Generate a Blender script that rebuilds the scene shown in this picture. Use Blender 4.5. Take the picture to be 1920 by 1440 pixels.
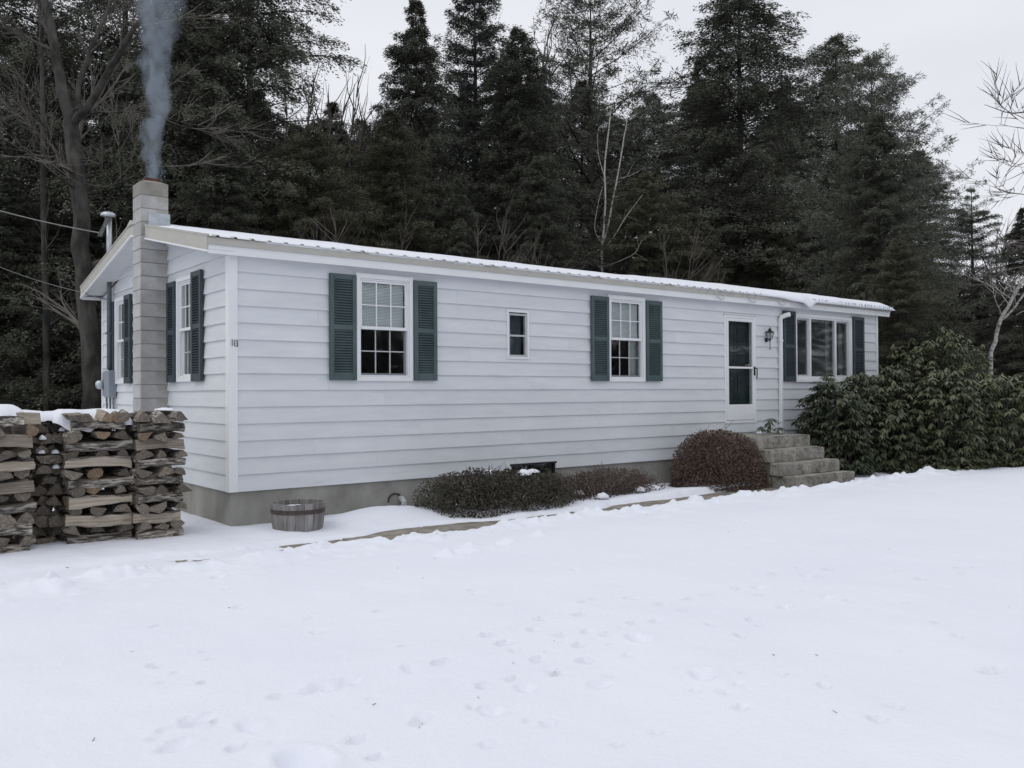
import bpy, bmesh, math, random
import numpy as np
from mathutils import Matrix, Vector
R_ = math.radians
random.seed(7)
for o in list(bpy.data.objects):
    bpy.data.objects.remove(o)
scene = bpy.context.scene
COL = scene.collection

# ------------------------------------------------------------ camera
CAM = np.array([-4.17236, -11.18890, 1.26677])
F = 1650.0
yaw, pitch, roll = R_(38.17684), R_(0.56552), R_(-0.30785)
FW = np.array([math.sin(yaw)*math.cos(pitch), math.cos(yaw)*math.cos(pitch), math.sin(pitch)])
r0 = np.array([math.cos(yaw), -math.sin(yaw), 0.0]); u0 = np.cross(r0, FW)
RT = r0*math.cos(roll)+u0*math.sin(roll); UP = -r0*math.sin(roll)+u0*math.cos(roll)
cd = bpy.data.cameras.new('camera'); cam = bpy.data.objects.new('camera', cd); COL.objects.link(cam)
cd.sensor_width = 36.0; cd.lens = F/1920*36; cd.clip_start = 0.1; cd.clip_end = 3000
cam.matrix_world = Matrix(((RT[0], UP[0], -FW[0], CAM[0]), (RT[1], UP[1], -FW[1], CAM[1]), (RT[2], UP[2], -FW[2], CAM[2]), (0, 0, 0, 1)))
scene.camera = cam
scene.render.resolution_x, scene.render.resolution_y = 1024, 768

def ray(px, py): return FW + RT*(px-960)/F - UP*(py-720)/F
def at(px, py, d): return CAM + ray(px, py)*d
def onY(px, py, Y): d = ray(px, py); return CAM + d*((Y-CAM[1])/d[1])
def onZ(px, py, Z): d = ray(px, py); return CAM + d*((Z-CAM[2])/d[2])

# ------------------------------------------------------------ sky, sun, exposure
SUN_EL, SUN_ROT = 58.0, 285.0
world = bpy.data.worlds.new('World'); scene.world = world; world.use_nodes = True
wn, wl = world.node_tree.nodes, world.node_tree.links
wn.clear()
wo = wn.new('ShaderNodeOutputWorld'); bg = wn.new('ShaderNodeBackground'); bg.inputs['Strength'].default_value = 0.1
sky = wn.new('ShaderNodeTexSky'); sky.sky_type = 'NISHITA'; sky.sun_disc = False
sky.sun_elevation = R_(SUN_EL); sky.sun_rotation = R_(SUN_ROT); sky.dust_density = 4.0
tc = wn.new('ShaderNodeTexCoord'); mp = wn.new('ShaderNodeMapping'); mp.inputs['Scale'].default_value = (1.2, 1.2, 3.0)
nz = wn.new('ShaderNodeTexNoise'); nz.inputs['Scale'].default_value = 1.6; nz.inputs['Detail'].default_value = 4; nz.inputs['Roughness'].default_value = 0.45
rp = wn.new('ShaderNodeValToRGB')
rp.color_ramp.elements[0].position = 0.3; rp.color_ramp.elements[0].color = (0.74, 0.76, 0.82, 1)
rp.color_ramp.elements[1].position = 0.7; rp.color_ramp.elements[1].color = (0.93, 0.94, 0.97, 1)
sc = wn.new('ShaderNodeVectorMath'); sc.operation = 'SCALE'; sc.inputs['Scale'].default_value = 10.0
mx = wn.new('ShaderNodeMix'); mx.data_type = 'RGBA'; mx.inputs[0].default_value = 0.93
wl.new(tc.outputs['Generated'], mp.inputs[0]); wl.new(mp.outputs[0], nz.inputs['Vector']); wl.new(nz.outputs['Fac'], rp.inputs[0])
wl.new(rp.outputs[0], sc.inputs[0]); wl.new(sky.outputs[0], mx.inputs[6]); wl.new(sc.outputs[0], mx.inputs[7])
wl.new(mx.outputs[2], bg.inputs[0]); wl.new(bg.outputs[0], wo.inputs[0])
sd = bpy.data.lights.new('sun', 'SUN'); sun = bpy.data.objects.new('sun', sd); COL.objects.link(sun)
sd.energy = 0.5; sd.angle = R_(40); sd.color = (1.0, 0.97, 0.93)
sv = Vector((math.sin(R_(SUN_ROT))*math.cos(R_(SUN_EL)), math.cos(R_(SUN_ROT))*math.cos(R_(SUN_EL)), math.sin(R_(SUN_EL))))
sun.rotation_euler = sv.to_track_quat('Z', 'Y').to_euler(); sun.location = (0, 0, 40)
vs = scene.view_settings; vs.view_transform = 'Standard'; vs.look = 'None'; vs.exposure = 0.05; vs.gamma = 1.0; vs.use_curve_mapping = False

# ------------------------------------------------------------ materials
def nodemat(name):
    m = bpy.data.materials.new(name); m.use_nodes = True
    nt = m.node_tree; b = nt.nodes['Principled BSDF']
    return m, nt, b
def mat(name, c1, c2=None, scale=8.0, rough=0.6, bump=0.0, bscale=None, stretch=(1, 1, 1), spec=0.3, metal=0.0, detail=5.0, rnd=0.0, lo=0.35, hi=0.68):
    m, nt, b = nodemat(name); N, L = nt.nodes, nt.links
    b.inputs['Roughness'].default_value = rough; b.inputs['Metallic'].default_value = metal
    b.inputs['Specular IOR Level'].default_value = spec
    c2 = c2 or c1
    t = N.new('ShaderNodeTexCoord'); mpg = N.new('ShaderNodeMapping'); mpg.inputs['Scale'].default_value = stretch
    L.new(t.outputs['Object'], mpg.inputs[0])
    n = N.new('ShaderNodeTexNoise'); n.inputs['Scale'].default_value = scale; n.inputs['Detail'].default_value = detail; n.inputs['Roughness'].default_value = 0.6
    L.new(mpg.outputs[0], n.inputs['Vector'])
    r = N.new('ShaderNodeValToRGB'); r.color_ramp.elements[0].position = lo; r.color_ramp.elements[1].position = hi
    r.color_ramp.elements[0].color = (*c1, 1); r.color_ramp.elements[1].color = (*c2, 1)
    L.new(n.outputs['Fac'], r.inputs[0]); out = r.outputs[0]
    if rnd:
        oi = N.new('ShaderNodeObjectInfo'); mr = N.new('ShaderNodeMapRange')
        mr.inputs['To Min'].default_value = 1-rnd; mr.inputs['To Max'].default_value = 1+rnd
        L.new(oi.outputs['Random'], mr.inputs['Value'])
        v = N.new('ShaderNodeVectorMath'); v.operation = 'SCALE'; L.new(out, v.inputs[0]); L.new(mr.outputs[0], v.inputs['Scale']); out = v.outputs[0]
        L.new(oi.outputs['Random'], mpg.inputs['Location'])
    L.new(out, b.inputs['Base Color'])
    if bump:
        n2 = N.new('ShaderNodeTexNoise'); n2.inputs['Scale'].default_value = bscale or scale*3; n2.inputs['Detail'].default_value = 6
        L.new(mpg.outputs[0], n2.inputs['Vector'])
        bp = N.new('ShaderNodeBump'); bp.inputs['Strength'].default_value = bump; bp.inputs['Distance'].default_value = 0.02
        L.new(n2.outputs['Fac'], bp.inputs['Height']); L.new(bp.outputs[0], b.inputs['Normal'])
    return m
def glass(name, refl=0.06, tint=(0.93, 0.96, 0.97)):
    m, nt, b = nodemat(name); N, L = nt.nodes, nt.links
    out = [n for n in N if n.type == 'OUTPUT_MATERIAL'][0]; N.remove(b)
    tr = N.new('ShaderNodeBsdfTransparent'); tr.inputs[0].default_value = (*tint, 1)
    gl = N.new('ShaderNodeBsdfGlossy'); gl.inputs['Roughness'].default_value = 0.02; gl.inputs[0].default_value = (1, 1, 1, 1)
    fz = N.new('ShaderNodeLayerWeight'); fz.inputs[0].default_value = 0.5
    pw = N.new('ShaderNodeMath'); pw.operation = 'POWER'; pw.inputs[1].default_value = 4.0; L.new(fz.outputs['Facing'], pw.inputs[0])
    lw = N.new('ShaderNodeMath'); lw.operation = 'MULTIPLY_ADD'; lw.inputs[1].default_value = 0.5; lw.inputs[2].default_value = refl*0.4; L.new(pw.outputs[0], lw.inputs[0])
    ms = N.new('ShaderNodeMixShader'); L.new(lw.outputs[0], ms.inputs[0]); L.new(tr.outputs[0], ms.inputs[1]); L.new(gl.outputs[0], ms.inputs[2])
    L.new(ms.outputs[0], out.inputs[0]); return m
M = {}
M['siding'] = mat('siding', (0.62, 0.65, 0.68), (0.69, 0.715, 0.74), 1.3, 0.45, 0.03, 60, (1, 1, 6), rnd=0.025)
def add_dirt(m, amt, scale, stretch, lo, hi, col):
    nt = m.node_tree; N, L = nt.nodes, nt.links; b = N['Principled BSDF']; src = b.inputs['Base Color'].links[0].from_socket
    t = N.new('ShaderNodeTexCoord'); mp_ = N.new('ShaderNodeMapping'); mp_.inputs['Scale'].default_value = stretch; L.new(t.outputs['Object'], mp_.inputs[0])
    n = N.new('ShaderNodeTexNoise'); n.inputs['Scale'].default_value = scale; n.inputs['Detail'].default_value = 9; n.inputs['Roughness'].default_value = .65; L.new(mp_.outputs[0], n.inputs['Vector'])
    mr = N.new('ShaderNodeMapRange'); mr.inputs['From Min'].default_value = lo; mr.inputs['From Max'].default_value = hi; mr.inputs['To Max'].default_value = amt; L.new(n.outputs['Fac'], mr.inputs['Value'])
    mx_ = N.new('ShaderNodeMix'); mx_.data_type = 'RGBA'; L.new(mr.outputs[0], mx_.inputs[0]); L.new(src, mx_.inputs[6]); mx_.inputs[7].default_value = (*col, 1); L.new(mx_.outputs[2], b.inputs['Base Color'])
add_dirt(M['siding'], .35, 2.6, (.5, 1, 2.2), .58, .80, (0.40, 0.41, 0.38))
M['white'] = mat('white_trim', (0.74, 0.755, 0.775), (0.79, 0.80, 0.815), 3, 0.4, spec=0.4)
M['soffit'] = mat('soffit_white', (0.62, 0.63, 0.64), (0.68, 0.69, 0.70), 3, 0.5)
M['beige'] = mat('beige_trim', (0.42, 0.41, 0.37), (0.47, 0.46, 0.42), 2.5, 0.45, metal=0.0, stretch=(1, 1, 3))
M['roofmetal'] = mat('roof_metal', (0.40, 0.40, 0.37), (0.46, 0.45, 0.42), 3, 0.4)
M['shutter'] = mat('shutter_green', (0.055, 0.085, 0.092), (0.09, 0.125, 0.13), 3.0, 0.55, stretch=(1, 1, 0.6))
M['shutter2'] = mat('shutter_navy', (0.035, 0.05, 0.062), (0.05, 0.068, 0.08), 4.0, 0.5)
M['glass'] = glass('window_glass', 0.115)
M['glass2'] = glass('lantern_glass', 0.08, (0.75, 0.78, 0.78))
M['room'] = mat('room_paint', (0.22, 0.205, 0.19), (0.27, 0.25, 0.235), 1.5, 0.8)
M['blind'] = mat('blind_vinyl', (0.74, 0.75, 0.74), (0.80, 0.80, 0.78), 3, 0.5)
M['curtain'] = mat('curtain_cloth', (0.42, 0.41, 0.40), (0.5, 0.49, 0.47), 6, 0.9, stretch=(8, 8, 0.3))
M['shade'] = mat('blue_shade_cloth', (0.06, 0.065, 0.08), (0.09, 0.095, 0.11), 4, 0.9)
M['shade2'] = mat('grey_drape', (0.14, 0.13, 0.125), (0.20, 0.185, 0.175), 6, 0.9, stretch=(8, 8, .3))
M['alu'] = mat('aluminium_frame', (0.45, 0.46, 0.47), (0.55, 0.56, 0.57), 9, 0.4, metal=0.2)
M['screen'] = mat('insect_screen_rail', (0.2, 0.22, 0.24), (0.25, 0.27, 0.29), 9, 0.6)
M['greendoor'] = mat('door_green', (0.014, 0.024, 0.023), (0.022, 0.035, 0.033), 3, 0.5)
M['black'] = mat('black_iron', (0.012, 0.012, 0.015), (0.03, 0.03, 0.034), 14, 0.5, bump=0.1)
M['brass'] = mat('brass_knob', (0.45, 0.4, 0.3), (0.55, 0.5, 0.4), 10, 0.3, metal=0.9)
M['concrete'] = mat('foundation_concrete', (0.20, 0.196, 0.175), (0.37, 0.365, 0.335), 1.4, 0.85, 0.25, 30, (1, 1, 0.7), detail=8)
M['step'] = mat('step_concrete', (0.15, 0.145, 0.125), (0.38, 0.365, 0.33), 3.4, 0.9, 0.6, 26, detail=9, lo=0.3)
add_dirt(M['step'], .6, 9.0, (1, 1, 1), .52, .62, (0.06, 0.057, 0.045))
M['walk'] = mat('walk_concrete', (0.17, 0.155, 0.13), (0.33, 0.30, 0.26), 5, 0.9, 0.4, 40, detail=8)
M['block'] = mat('chimney_block', (0.37, 0.37, 0.365), (0.52, 0.52, 0.52), 2.0, 0.85, 0.3, 45, rnd=0.08, detail=8)
M['blocktop'] = mat('chimney_block_sooty', (0.22, 0.21, 0.185), (0.34, 0.33, 0.30), 3, 0.85, 0.3, 45, detail=8)
add_dirt(M['block'], .6, 2.0, (1, 1, 1), .50, .62, (0.30, 0.285, 0.24))
M['mortar'] = mat('mortar', (0.22, 0.215, 0.205), (0.34, 0.335, 0.32), 6, 0.9, 0.3, 50)
M['flue'] = mat('clay_flue', (0.07, 0.035, 0.028), (0.15, 0.075, 0.058), 9, 0.8)
M['galv'] = mat('galvanised', (0.40, 0.44, 0.48), (0.58, 0.61, 0.64), 7, 0.35, metal=0.6)
M['greybox'] = mat('grey_enamel', (0.22, 0.25, 0.29), (0.27, 0.30, 0.34), 4, 0.5)
M['pipe'] = mat('grey_pipe', (0.11, 0.125, 0.13), (0.16, 0.175, 0.18), 5, 0.5)
M['cable'] = mat('cable', (0.10, 0.10, 0.105), (0.17, 0.17, 0.175), 20, 0.6)
M['palecable'] = mat('pale_cable', (0.18, 0.18, 0.18), (0.27, 0.27, 0.27), 20, 0.5)
M['number'] = mat('number_metal', (0.06, 0.06, 0.065), (0.11, 0.11, 0.115), 20, 0.4)
M['bark'] = mat('firewood_bark', (0.05, 0.045, 0.04), (0.40, 0.37, 0.33), 6.5, 0.95, 1.0, 9, (1, 0.75, 1), rnd=0.35, detail=8, lo=0.42, hi=0.60)
M['split'] = mat('firewood_split_grey', (0.17, 0.15, 0.125), (0.36, 0.315, 0.26), 12, 0.9, 0.5, 40, (1, 0.1, 1), rnd=0.3)
M['endgrain'] = mat('firewood_end', (0.10, 0.09, 0.075), (0.29, 0.25, 0.205), 6, 0.9, 0.5, 30, rnd=0.35)
M['pale'] = mat('firewood_split_pale', (0.23, 0.195, 0.155), (0.47, 0.415, 0.345), 7, 0.85, 0.3, 40, (1, 0.1, 1), rnd=0.12)
M['paleend'] = mat('firewood_end_pale', (0.17, 0.12, 0.08), (0.36, 0.27, 0.185), 7, 0.9, 0.4, 30, rnd=0.25)
def add_rings(m, col, amt):
    nt = m.node_tree; N, L = nt.nodes, nt.links; b = N['Principled BSDF']; src = b.inputs['Base Color'].links[0].from_socket
    t = N.new('ShaderNodeTexCoord'); mp_ = N.new('ShaderNodeMapping'); mp_.inputs['Location'].default_value = (.1, 0, .22); L.new(t.outputs['Object'], mp_.inputs[0])
    w_ = N.new('ShaderNodeTexWave'); w_.wave_type = 'RINGS'; w_.rings_direction = 'Y'; w_.inputs['Scale'].default_value = 4.5; w_.inputs['Distortion'].default_value = 2.5; w_.inputs['Detail'].default_value = 3; L.new(mp_.outputs[0], w_.inputs['Vector'])
    mr = N.new('ShaderNodeMapRange'); mr.inputs['To Max'].default_value = amt; L.new(w_.outputs['Fac'], mr.inputs['Value'])
    mx_ = N.new('ShaderNodeMix'); mx_.data_type = 'RGBA'; L.new(mr.outputs[0], mx_.inputs[0]); L.new(src, mx_.inputs[6]); mx_.inputs[7].default_value = (*col, 1); L.new(mx_.outputs[2], b.inputs['Base Color'])
add_rings(M['endgrain'], (0.06, 0.052, 0.045), .5); add_rings(M['paleend'], (0.13, 0.085, 0.055), .45)
M['stave'] = mat('weathered_stave', (0.13, 0.125, 0.12), (0.30, 0.295, 0.29), 14, 0.9, 0.4, 40, (1, 1, 0.12), rnd=0.15)
M['hoop'] = mat('rusty_hoop', (0.05, 0.038, 0.035), (0.10, 0.075, 0.065), 16, 0.8, 0.2)
M['soil'] = mat('soil', (0.03, 0.024, 0.018), (0.07, 0.055, 0.042), 14, 0.95, 0.6)
M['floor'] = mat('forest_floor', (0.018, 0.016, 0.012), (0.05, 0.043, 0.032), 1.5, 0.95, 0.6, 9, detail=9)
M['trunk'] = mat('hemlock_bark', (0.03, 0.027, 0.024), (0.075, 0.07, 0.063), 6, 0.95, 0.6, 14, (1, 1, 0.25))
M['maple'] = mat('maple_bark', (0.030, 0.028, 0.026), (0.10, 0.095, 0.086), 3.2, 0.95, 0.7, 16, (1, 1, 0.45), detail=8, lo=0.4)
M['twig'] = mat('grey_twig', (0.085, 0.075, 0.068), (0.16, 0.145, 0.135), 2, 0.9)
M['birch'] = mat('birch_bark', (0.13, 0.12, 0.11), (0.46, 0.44, 0.42), 7, 0.8, 0.2, stretch=(1, 1, 2.2), lo=0.36, hi=0.5)
M['redtwig'] = mat('red_twig', (0.065, 0.048, 0.042), (0.125, 0.098, 0.088), 5, 0.9)

def leafmat(name, c1, c2, scale=1.2, rough=0.6, rnd=0.2, trans=0.15):
    m = mat(name, c1, c2, scale, rough, rnd=rnd, lo=0.3, hi=0.7, spec=0.25)
    return m
M['hemlock'] = leafmat('hemlock_needles', (0.058, 0.065, 0.049), (0.125, 0.130, 0.100), 0.5)
M['hemlock2'] = leafmat('olive_hemlock_needles', (0.064, 0.067, 0.046), (0.140, 0.134, 0.096), 0.5)  # warmer, slightly lighter needle colour for some of the young hemlocks
M['spruce'] = leafmat('spruce_needles', (0.048, 0.056, 0.049), (0.105, 0.112, 0.096), 0.5)
M['pine'] = leafmat('pine_needles', (0.070, 0.080, 0.062), (0.14, 0.145, 0.118), 0.5)
M['rhodo'] = leafmat('rhododendron_leaf', (0.052, 0.067, 0.038), (0.140, 0.150, 0.092), 1.6, 0.40)
M['rhodo2'] = leafmat('rhododendron_leaf_deep', (0.044, 0.060, 0.038), (0.115, 0.128, 0.084), 2.2, 0.4)
M['barberry'] = leafmat('barberry_leaf', (0.080, 0.054, 0.044), (0.215, 0.150, 0.122), 5.0, 0.7)
M['hedgeleaf'] = leafmat('hedge_leaf', (0.042, 0.042, 0.031), (0.11, 0.10, 0.078), 3.5, 0.6)
M['hedgered'] = leafmat('winter_hedge_leaf', (0.072, 0.056, 0.047), (0.17, 0.135, 0.115), 4.0, 0.7)

def snowmat(name, c=(0.805, 0.83, 0.905), bump=0.22):
    m, nt, b = nodemat(name); N, L = nt.nodes, nt.links
    b.inputs['Base Color'].default_value = (*c, 1); b.inputs['Roughness'].default_value = 0.75; b.inputs['Specular IOR Level'].default_value = 0.2
    t = N.new('ShaderNodeTexCoord'); n = N.new('ShaderNodeTexNoise'); n.inputs['Scale'].default_value = 5; n.inputs['Detail'].default_value = 8; n.inputs['Roughness'].default_value = 0.62
    L.new(t.outputs['Object'], n.inputs['Vector'])
    bp = N.new('ShaderNodeBump'); bp.inputs['Strength'].default_value = bump; bp.inputs['Distance'].default_value = 0.05
    L.new(n.outputs['Fac'], bp.inputs['Height']); L.new(bp.outputs[0], b.inputs['Normal'])
    n4 = N.new('ShaderNodeTexNoise'); n4.inputs['Scale'].default_value = 38; n4.inputs['Detail'].default_value = 6; L.new(t.outputs['Object'], n4.inputs['Vector'])
    bp2 = N.new('ShaderNodeBump'); bp2.inputs['Strength'].default_value = 0.35; bp2.inputs['Distance'].default_value = 0.012
    L.new(n4.outputs['Fac'], bp2.inputs['Height']); L.new(bp.outputs[0], bp2.inputs['Normal']); L.new(bp2.outputs[0], b.inputs['Normal'])
    n3 = N.new('ShaderNodeTexNoise'); n3.inputs['Scale'].default_value = 0.7; n3.inputs['Detail'].default_value = 3; L.new(t.outputs['Object'], n3.inputs['Vector'])
    r = N.new('ShaderNodeValToRGB'); r.color_ramp.elements[0].position = 0.35; r.color_ramp.elements[1].position = 0.65
    r.color_ramp.elements[0].color = (c[0]*0.97, c[1]*0.975, c[2]*0.985, 1); r.color_ramp.elements[1].color = (*c, 1)
    L.new(n3.outputs['Fac'], r.inputs[0]); L.new(r.outputs[0], b.inputs['Base Color'])
    return m
M['snow'] = snowmat('snow')
M['capsnow'] = snowmat('cap_snow', (0.82, 0.84, 0.90), 0.12)
m, nt, b = nodemat('ice'); b.inputs['Base Color'].default_value = (0.75, 0.78, 0.82, 1); b.inputs['Roughness'].default_value = 0.12
b.inputs['Transmission Weight'].default_value = 0.65; b.inputs['IOR'].default_value = 1.31; M['ice'] = m

# ------------------------------------------------------------ object helpers
WL = {}
def tag(o, label=None, cat=None, group=None, kind=None):
    if label: o['label'] = label
    if cat: o['category'] = cat
    if group: o['group'] = group
    if kind: o['kind'] = kind
    return o
def empty(name, loc=(0, 0, 0), parent=None):
    o = bpy.data.objects.new(name, None); COL.objects.link(o); o.empty_display_size = 0.2
    w = Vector(loc); WL[o] = w
    if parent:
        o.parent = parent; o.location = w - WL[parent]
    else: o.location = w
    return o
def link(name, me, parent=None, loc=(0, 0, 0)):
    o = bpy.data.objects.new(name, me); COL.objects.link(o); w = Vector(loc); WL[o] = w
    if parent:
        o.parent = parent; o.location = w - WL[parent]
    else: o.location = w
    return o
class MB:
    def __init__(s): s.v = []; s.f = []; s.mi = []; s.cur = 0
    def poly(s, pts, faces):
        n = len(s.v); s.v += [tuple(p) for p in pts]
        for f in faces: s.f.append(tuple(i+n for i in f)); s.mi.append(s.cur)
        return s
    def box(s, x0, x1, y0, y1, z0, z1):
        return s.poly([(x0, y0, z0), (x1, y0, z0), (x1, y1, z0), (x0, y1, z0), (x0, y0, z1), (x1, y0, z1), (x1, y1, z1), (x0, y1, z1)],
            [(0, 3, 2, 1), (4, 5, 6, 7), (0, 1, 5, 4), (1, 2, 6, 5), (2, 3, 7, 6), (3, 0, 4, 7)])
    def tube(s, pts, rad, n=6, cap=True):
        pts = [Vector(p) for p in pts]; k = len(pts)
        if not hasattr(rad, '__len__'): rad = [rad]*k
        prev = None; rings = []
        for i, p in enumerate(pts):
            t = (pts[min(i+1, k-1)]-pts[max(i-1, 0)]).normalized()
            a = prev if prev is not None else (Vector((0, 0, 1)) if abs(t.z) < 0.9 else Vector((1, 0, 0)))
            b = t.cross(a); b = b.normalized() if b.length > 1e-6 else t.orthogonal().normalized(); a = b.cross(t).normalized(); prev = a
            rings.append([p+(a*math.cos(2*math.pi*j/n)+b*math.sin(2*math.pi*j/n))*rad[i] for j in range(n)])
        fs = []
        for i in range(k-1):
            for j in range(n): fs.append((i*n+j, i*n+(j+1) % n, (i+1)*n+(j+1) % n, (i+1)*n+j))
        if cap: fs += [tuple(range(n))[::-1], tuple((k-1)*n+j for j in range(n))]
        return s.poly([v for r in rings for v in r], fs)
    def lathe(s, prof, c=(0, 0, 0), n=16, cap=True):
        k = len(prof); vs_ = [(c[0]+r*math.cos(2*math.pi*j/n), c[1]+r*math.sin(2*math.pi*j/n), c[2]+z) for r, z in prof for j in range(n)]
        fs = [(i*n+j, i*n+(j+1) % n, (i+1)*n+(j+1) % n, (i+1)*n+j) for i in range(k-1) for j in range(n)]
        if cap: fs += [tuple(range(n))[::-1], tuple((k-1)*n+j for j in range(n))]
        return s.poly(vs_, fs)
    def mesh(s, name, mats, smooth=False, bevel=0.0, fn=None, seg=1):
        me = bpy.data.meshes.new(name); v = s.v
        if fn: v = [fn(*p) for p in v]
        me.from_pydata(v, [], s.f); me.update()
        if not isinstance(mats, (list, tuple)): mats = [mats]
        for m in mats: me.materials.append(m)
        if len(mats) > 1: me.polygons.foreach_set('material_index', s.mi)
        bm = bmesh.new(); bm.from_mesh(me); bmesh.ops.recalc_face_normals(bm, faces=bm.faces)
        if bevel: bmesh.ops.bevel(bm, geom=list(bm.edges), offset=bevel, segments=seg, affect='EDGES', profile=0.6)
        bm.to_mesh(me); bm.free()
        if smooth: me.polygons.foreach_set('use_smooth', [True]*len(me.polygons))
        me.update(); return me
    def build(s, name, mats, parent=None, **k): return link(name, s.mesh(name, mats, **k), parent)
def npmesh(name, V, Fq, mats, smooth=False, tri=False):
    me = bpy.data.meshes.new(name); k = 3 if tri else 4; V = np.asarray(V, np.float32); Fq = np.asarray(Fq, np.int32)
    me.vertices.add(len(V)); me.vertices.foreach_set('co', V.ravel())
    me.loops.add(Fq.size); me.loops.foreach_set('vertex_index', Fq.ravel())
    me.polygons.add(len(Fq)); me.polygons.foreach_set('loop_start', np.arange(0, Fq.size, k, dtype=np.int32))
    try: me.polygons.foreach_set('loop_total', np.full(len(Fq), k, np.int32))
    except Exception: pass
    if smooth: me.polygons.foreach_set('use_smooth', np.ones(len(Fq), bool))
    for m in (mats if isinstance(mats, (list, tuple)) else [mats]): me.materials.append(m)
    me.update(calc_edges=True); me.validate(); return me

# value noise
_rng = np.random.RandomState(3); _T = _rng.rand(256, 256)
def vnoise(x, y):
    xi = np.floor(x).astype(int); yi = np.floor(y).astype(int); fx = x-xi; fy = y-yi
    fx = fx*fx*(3-2*fx); fy = fy*fy*(3-2*fy)
    g = lambda a, b_: _T[a % 256, b_ % 256]
    return (g(xi, yi)*(1-fx)+g(xi+1, yi)*fx)*(1-fy)+(g(xi, yi+1)*(1-fx)+g(xi+1, yi+1)*fx)*fy
def fbm(x, y, o=4):
    s = 0; a = 0.5; t = 0
    for i in range(o): s = s+a*vnoise(x*2**i+17*i, y*2**i+31*i); t += a; a *= 0.5
    return s/t-0.5
def sstep(a, b_, x):
    t = np.clip((x-a)/(b_-a), 0, 1); return t*t*(3-2*t)

# ------------------------------------------------------------ ground and snow
GZ = -0.47
g = MB(); g.poly([(-900, -900, -0.56), (900, -900, -0.56), (900, 900, -0.56), (-900, 900, -0.56)], [(0, 1, 2, 3)])
tag(g.build('ground', M['floor']), kind='structure')
xs = np.concatenate([np.linspace(-80, -9, 40, endpoint=False), np.linspace(-9, -5, 70, endpoint=False), np.arange(-5, 6.5, 0.03), np.arange(6.5, 14.5, 0.05), np.linspace(14.5, 30, 80, endpoint=False), np.linspace(30, 110, 30)])
ys = np.concatenate([np.linspace(-90, -10, 40, endpoint=False), np.arange(-10, -4.2, 0.025), np.arange(-4.2, 0.4, 0.035), np.linspace(0.4, 10.5, 60)])
X, Y = np.meshgrid(xs, ys, indexing='ij')
H = -0.35-0.055*sstep(-4.0, -2.3, Y)+0.09*fbm(X*0.16, Y*0.16, 3)*sstep(-2.5, -5, Y)+0.04*fbm(X*0.9, Y*0.9, 3)+0.014*fbm(X*3.5, Y*3.5, 4)
yb = -2.30+0.30*fbm(X*1.1, X*0+3.3, 4)+0.14*fbm(X*4, X*0+9.1, 2)
ya = -1.62+0.62*fbm(X*0.5, X*0+7.7, 3)+0.12*fbm(X*3.2, X*0+1.7, 3)
H += 0.065*np.exp(-((Y-(yb-0.26))/0.26)**2)*(0.2+2.2*(fbm(X*3, Y*3, 3)+0.15))           # shovelled bank
H += 0.08*np.clip(fbm(X*3.1+5, Y*3.1, 3)-0.10, 0, 1)*np.exp(-((Y-(yb-0.45))/0.55)**2)*3
back = -0.415+0.05*fbm(X*1.4, Y*1.4, 4)+0.02*fbm(X*6, Y*6, 3)
back += 0.14*np.exp(-(((X-1.9)/0.75)**2+((Y+0.65)/0.5)**2))
back += 0.06*np.exp(-(((X-7.0)/1.6)**2+((Y+1.35)/0.35)**2))
cl = fbm(X*7+2, Y*7, 3); H += 0.13*np.clip(cl-.05, 0, 1)*np.exp(-((Y-(yb-0.22))/0.28)**2)*2+.045*np.abs(fbm(X*5, Y*5+4, 3))*np.exp(-((Y-(yb-0.4))/0.7)**2)
lawn = sstep(0.02, -0.10, Y-yb)
beds = sstep(-0.05, 0.12, Y-ya)
gap = np.full_like(H, -0.50)
openw = sstep(-0.5, 0.5, X+1.4*fbm(X*1.3, Y*2.5, 3))*sstep(11.6, 11.0, X)
openp = np.clip(openw+sstep(0.07, 0.16, fbm(X*4+3, Y*7+1, 4))*sstep(-1.9, -0.8, X)*sstep(11, 10, X)*0.8, 0, 1)
inner = np.maximum(gap, gap*(1-beds)+back*beds)
thin = -0.445+0.02*fbm(X*3, Y*3, 3)+0.03*beds
inner = inner*openp+np.maximum(thin, back*beds+thin*(1-beds))*(1-openp)
H = H*lawn+inner*(1-lawn)
near = np.exp(-np.clip(Y+0.25, -9, 0)**2/0.02)*sstep(-0.3, 0.1, X)                        # bare strip against the foundation
H -= 0.03*near
H = np.where((X > 0.08) & (X < 15.6) & (Y > 0.1), -0.55, H)
H = H*(1-sstep(6.5, 10, Y))+(-0.62)*sstep(6.5, 10, Y)
H = H*(1-sstep(16, 24, X)*sstep(-3.0, 1.5, Y))+(-0.62)*sstep(16, 24, X)*sstep(-3.0, 1.5, Y)
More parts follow.
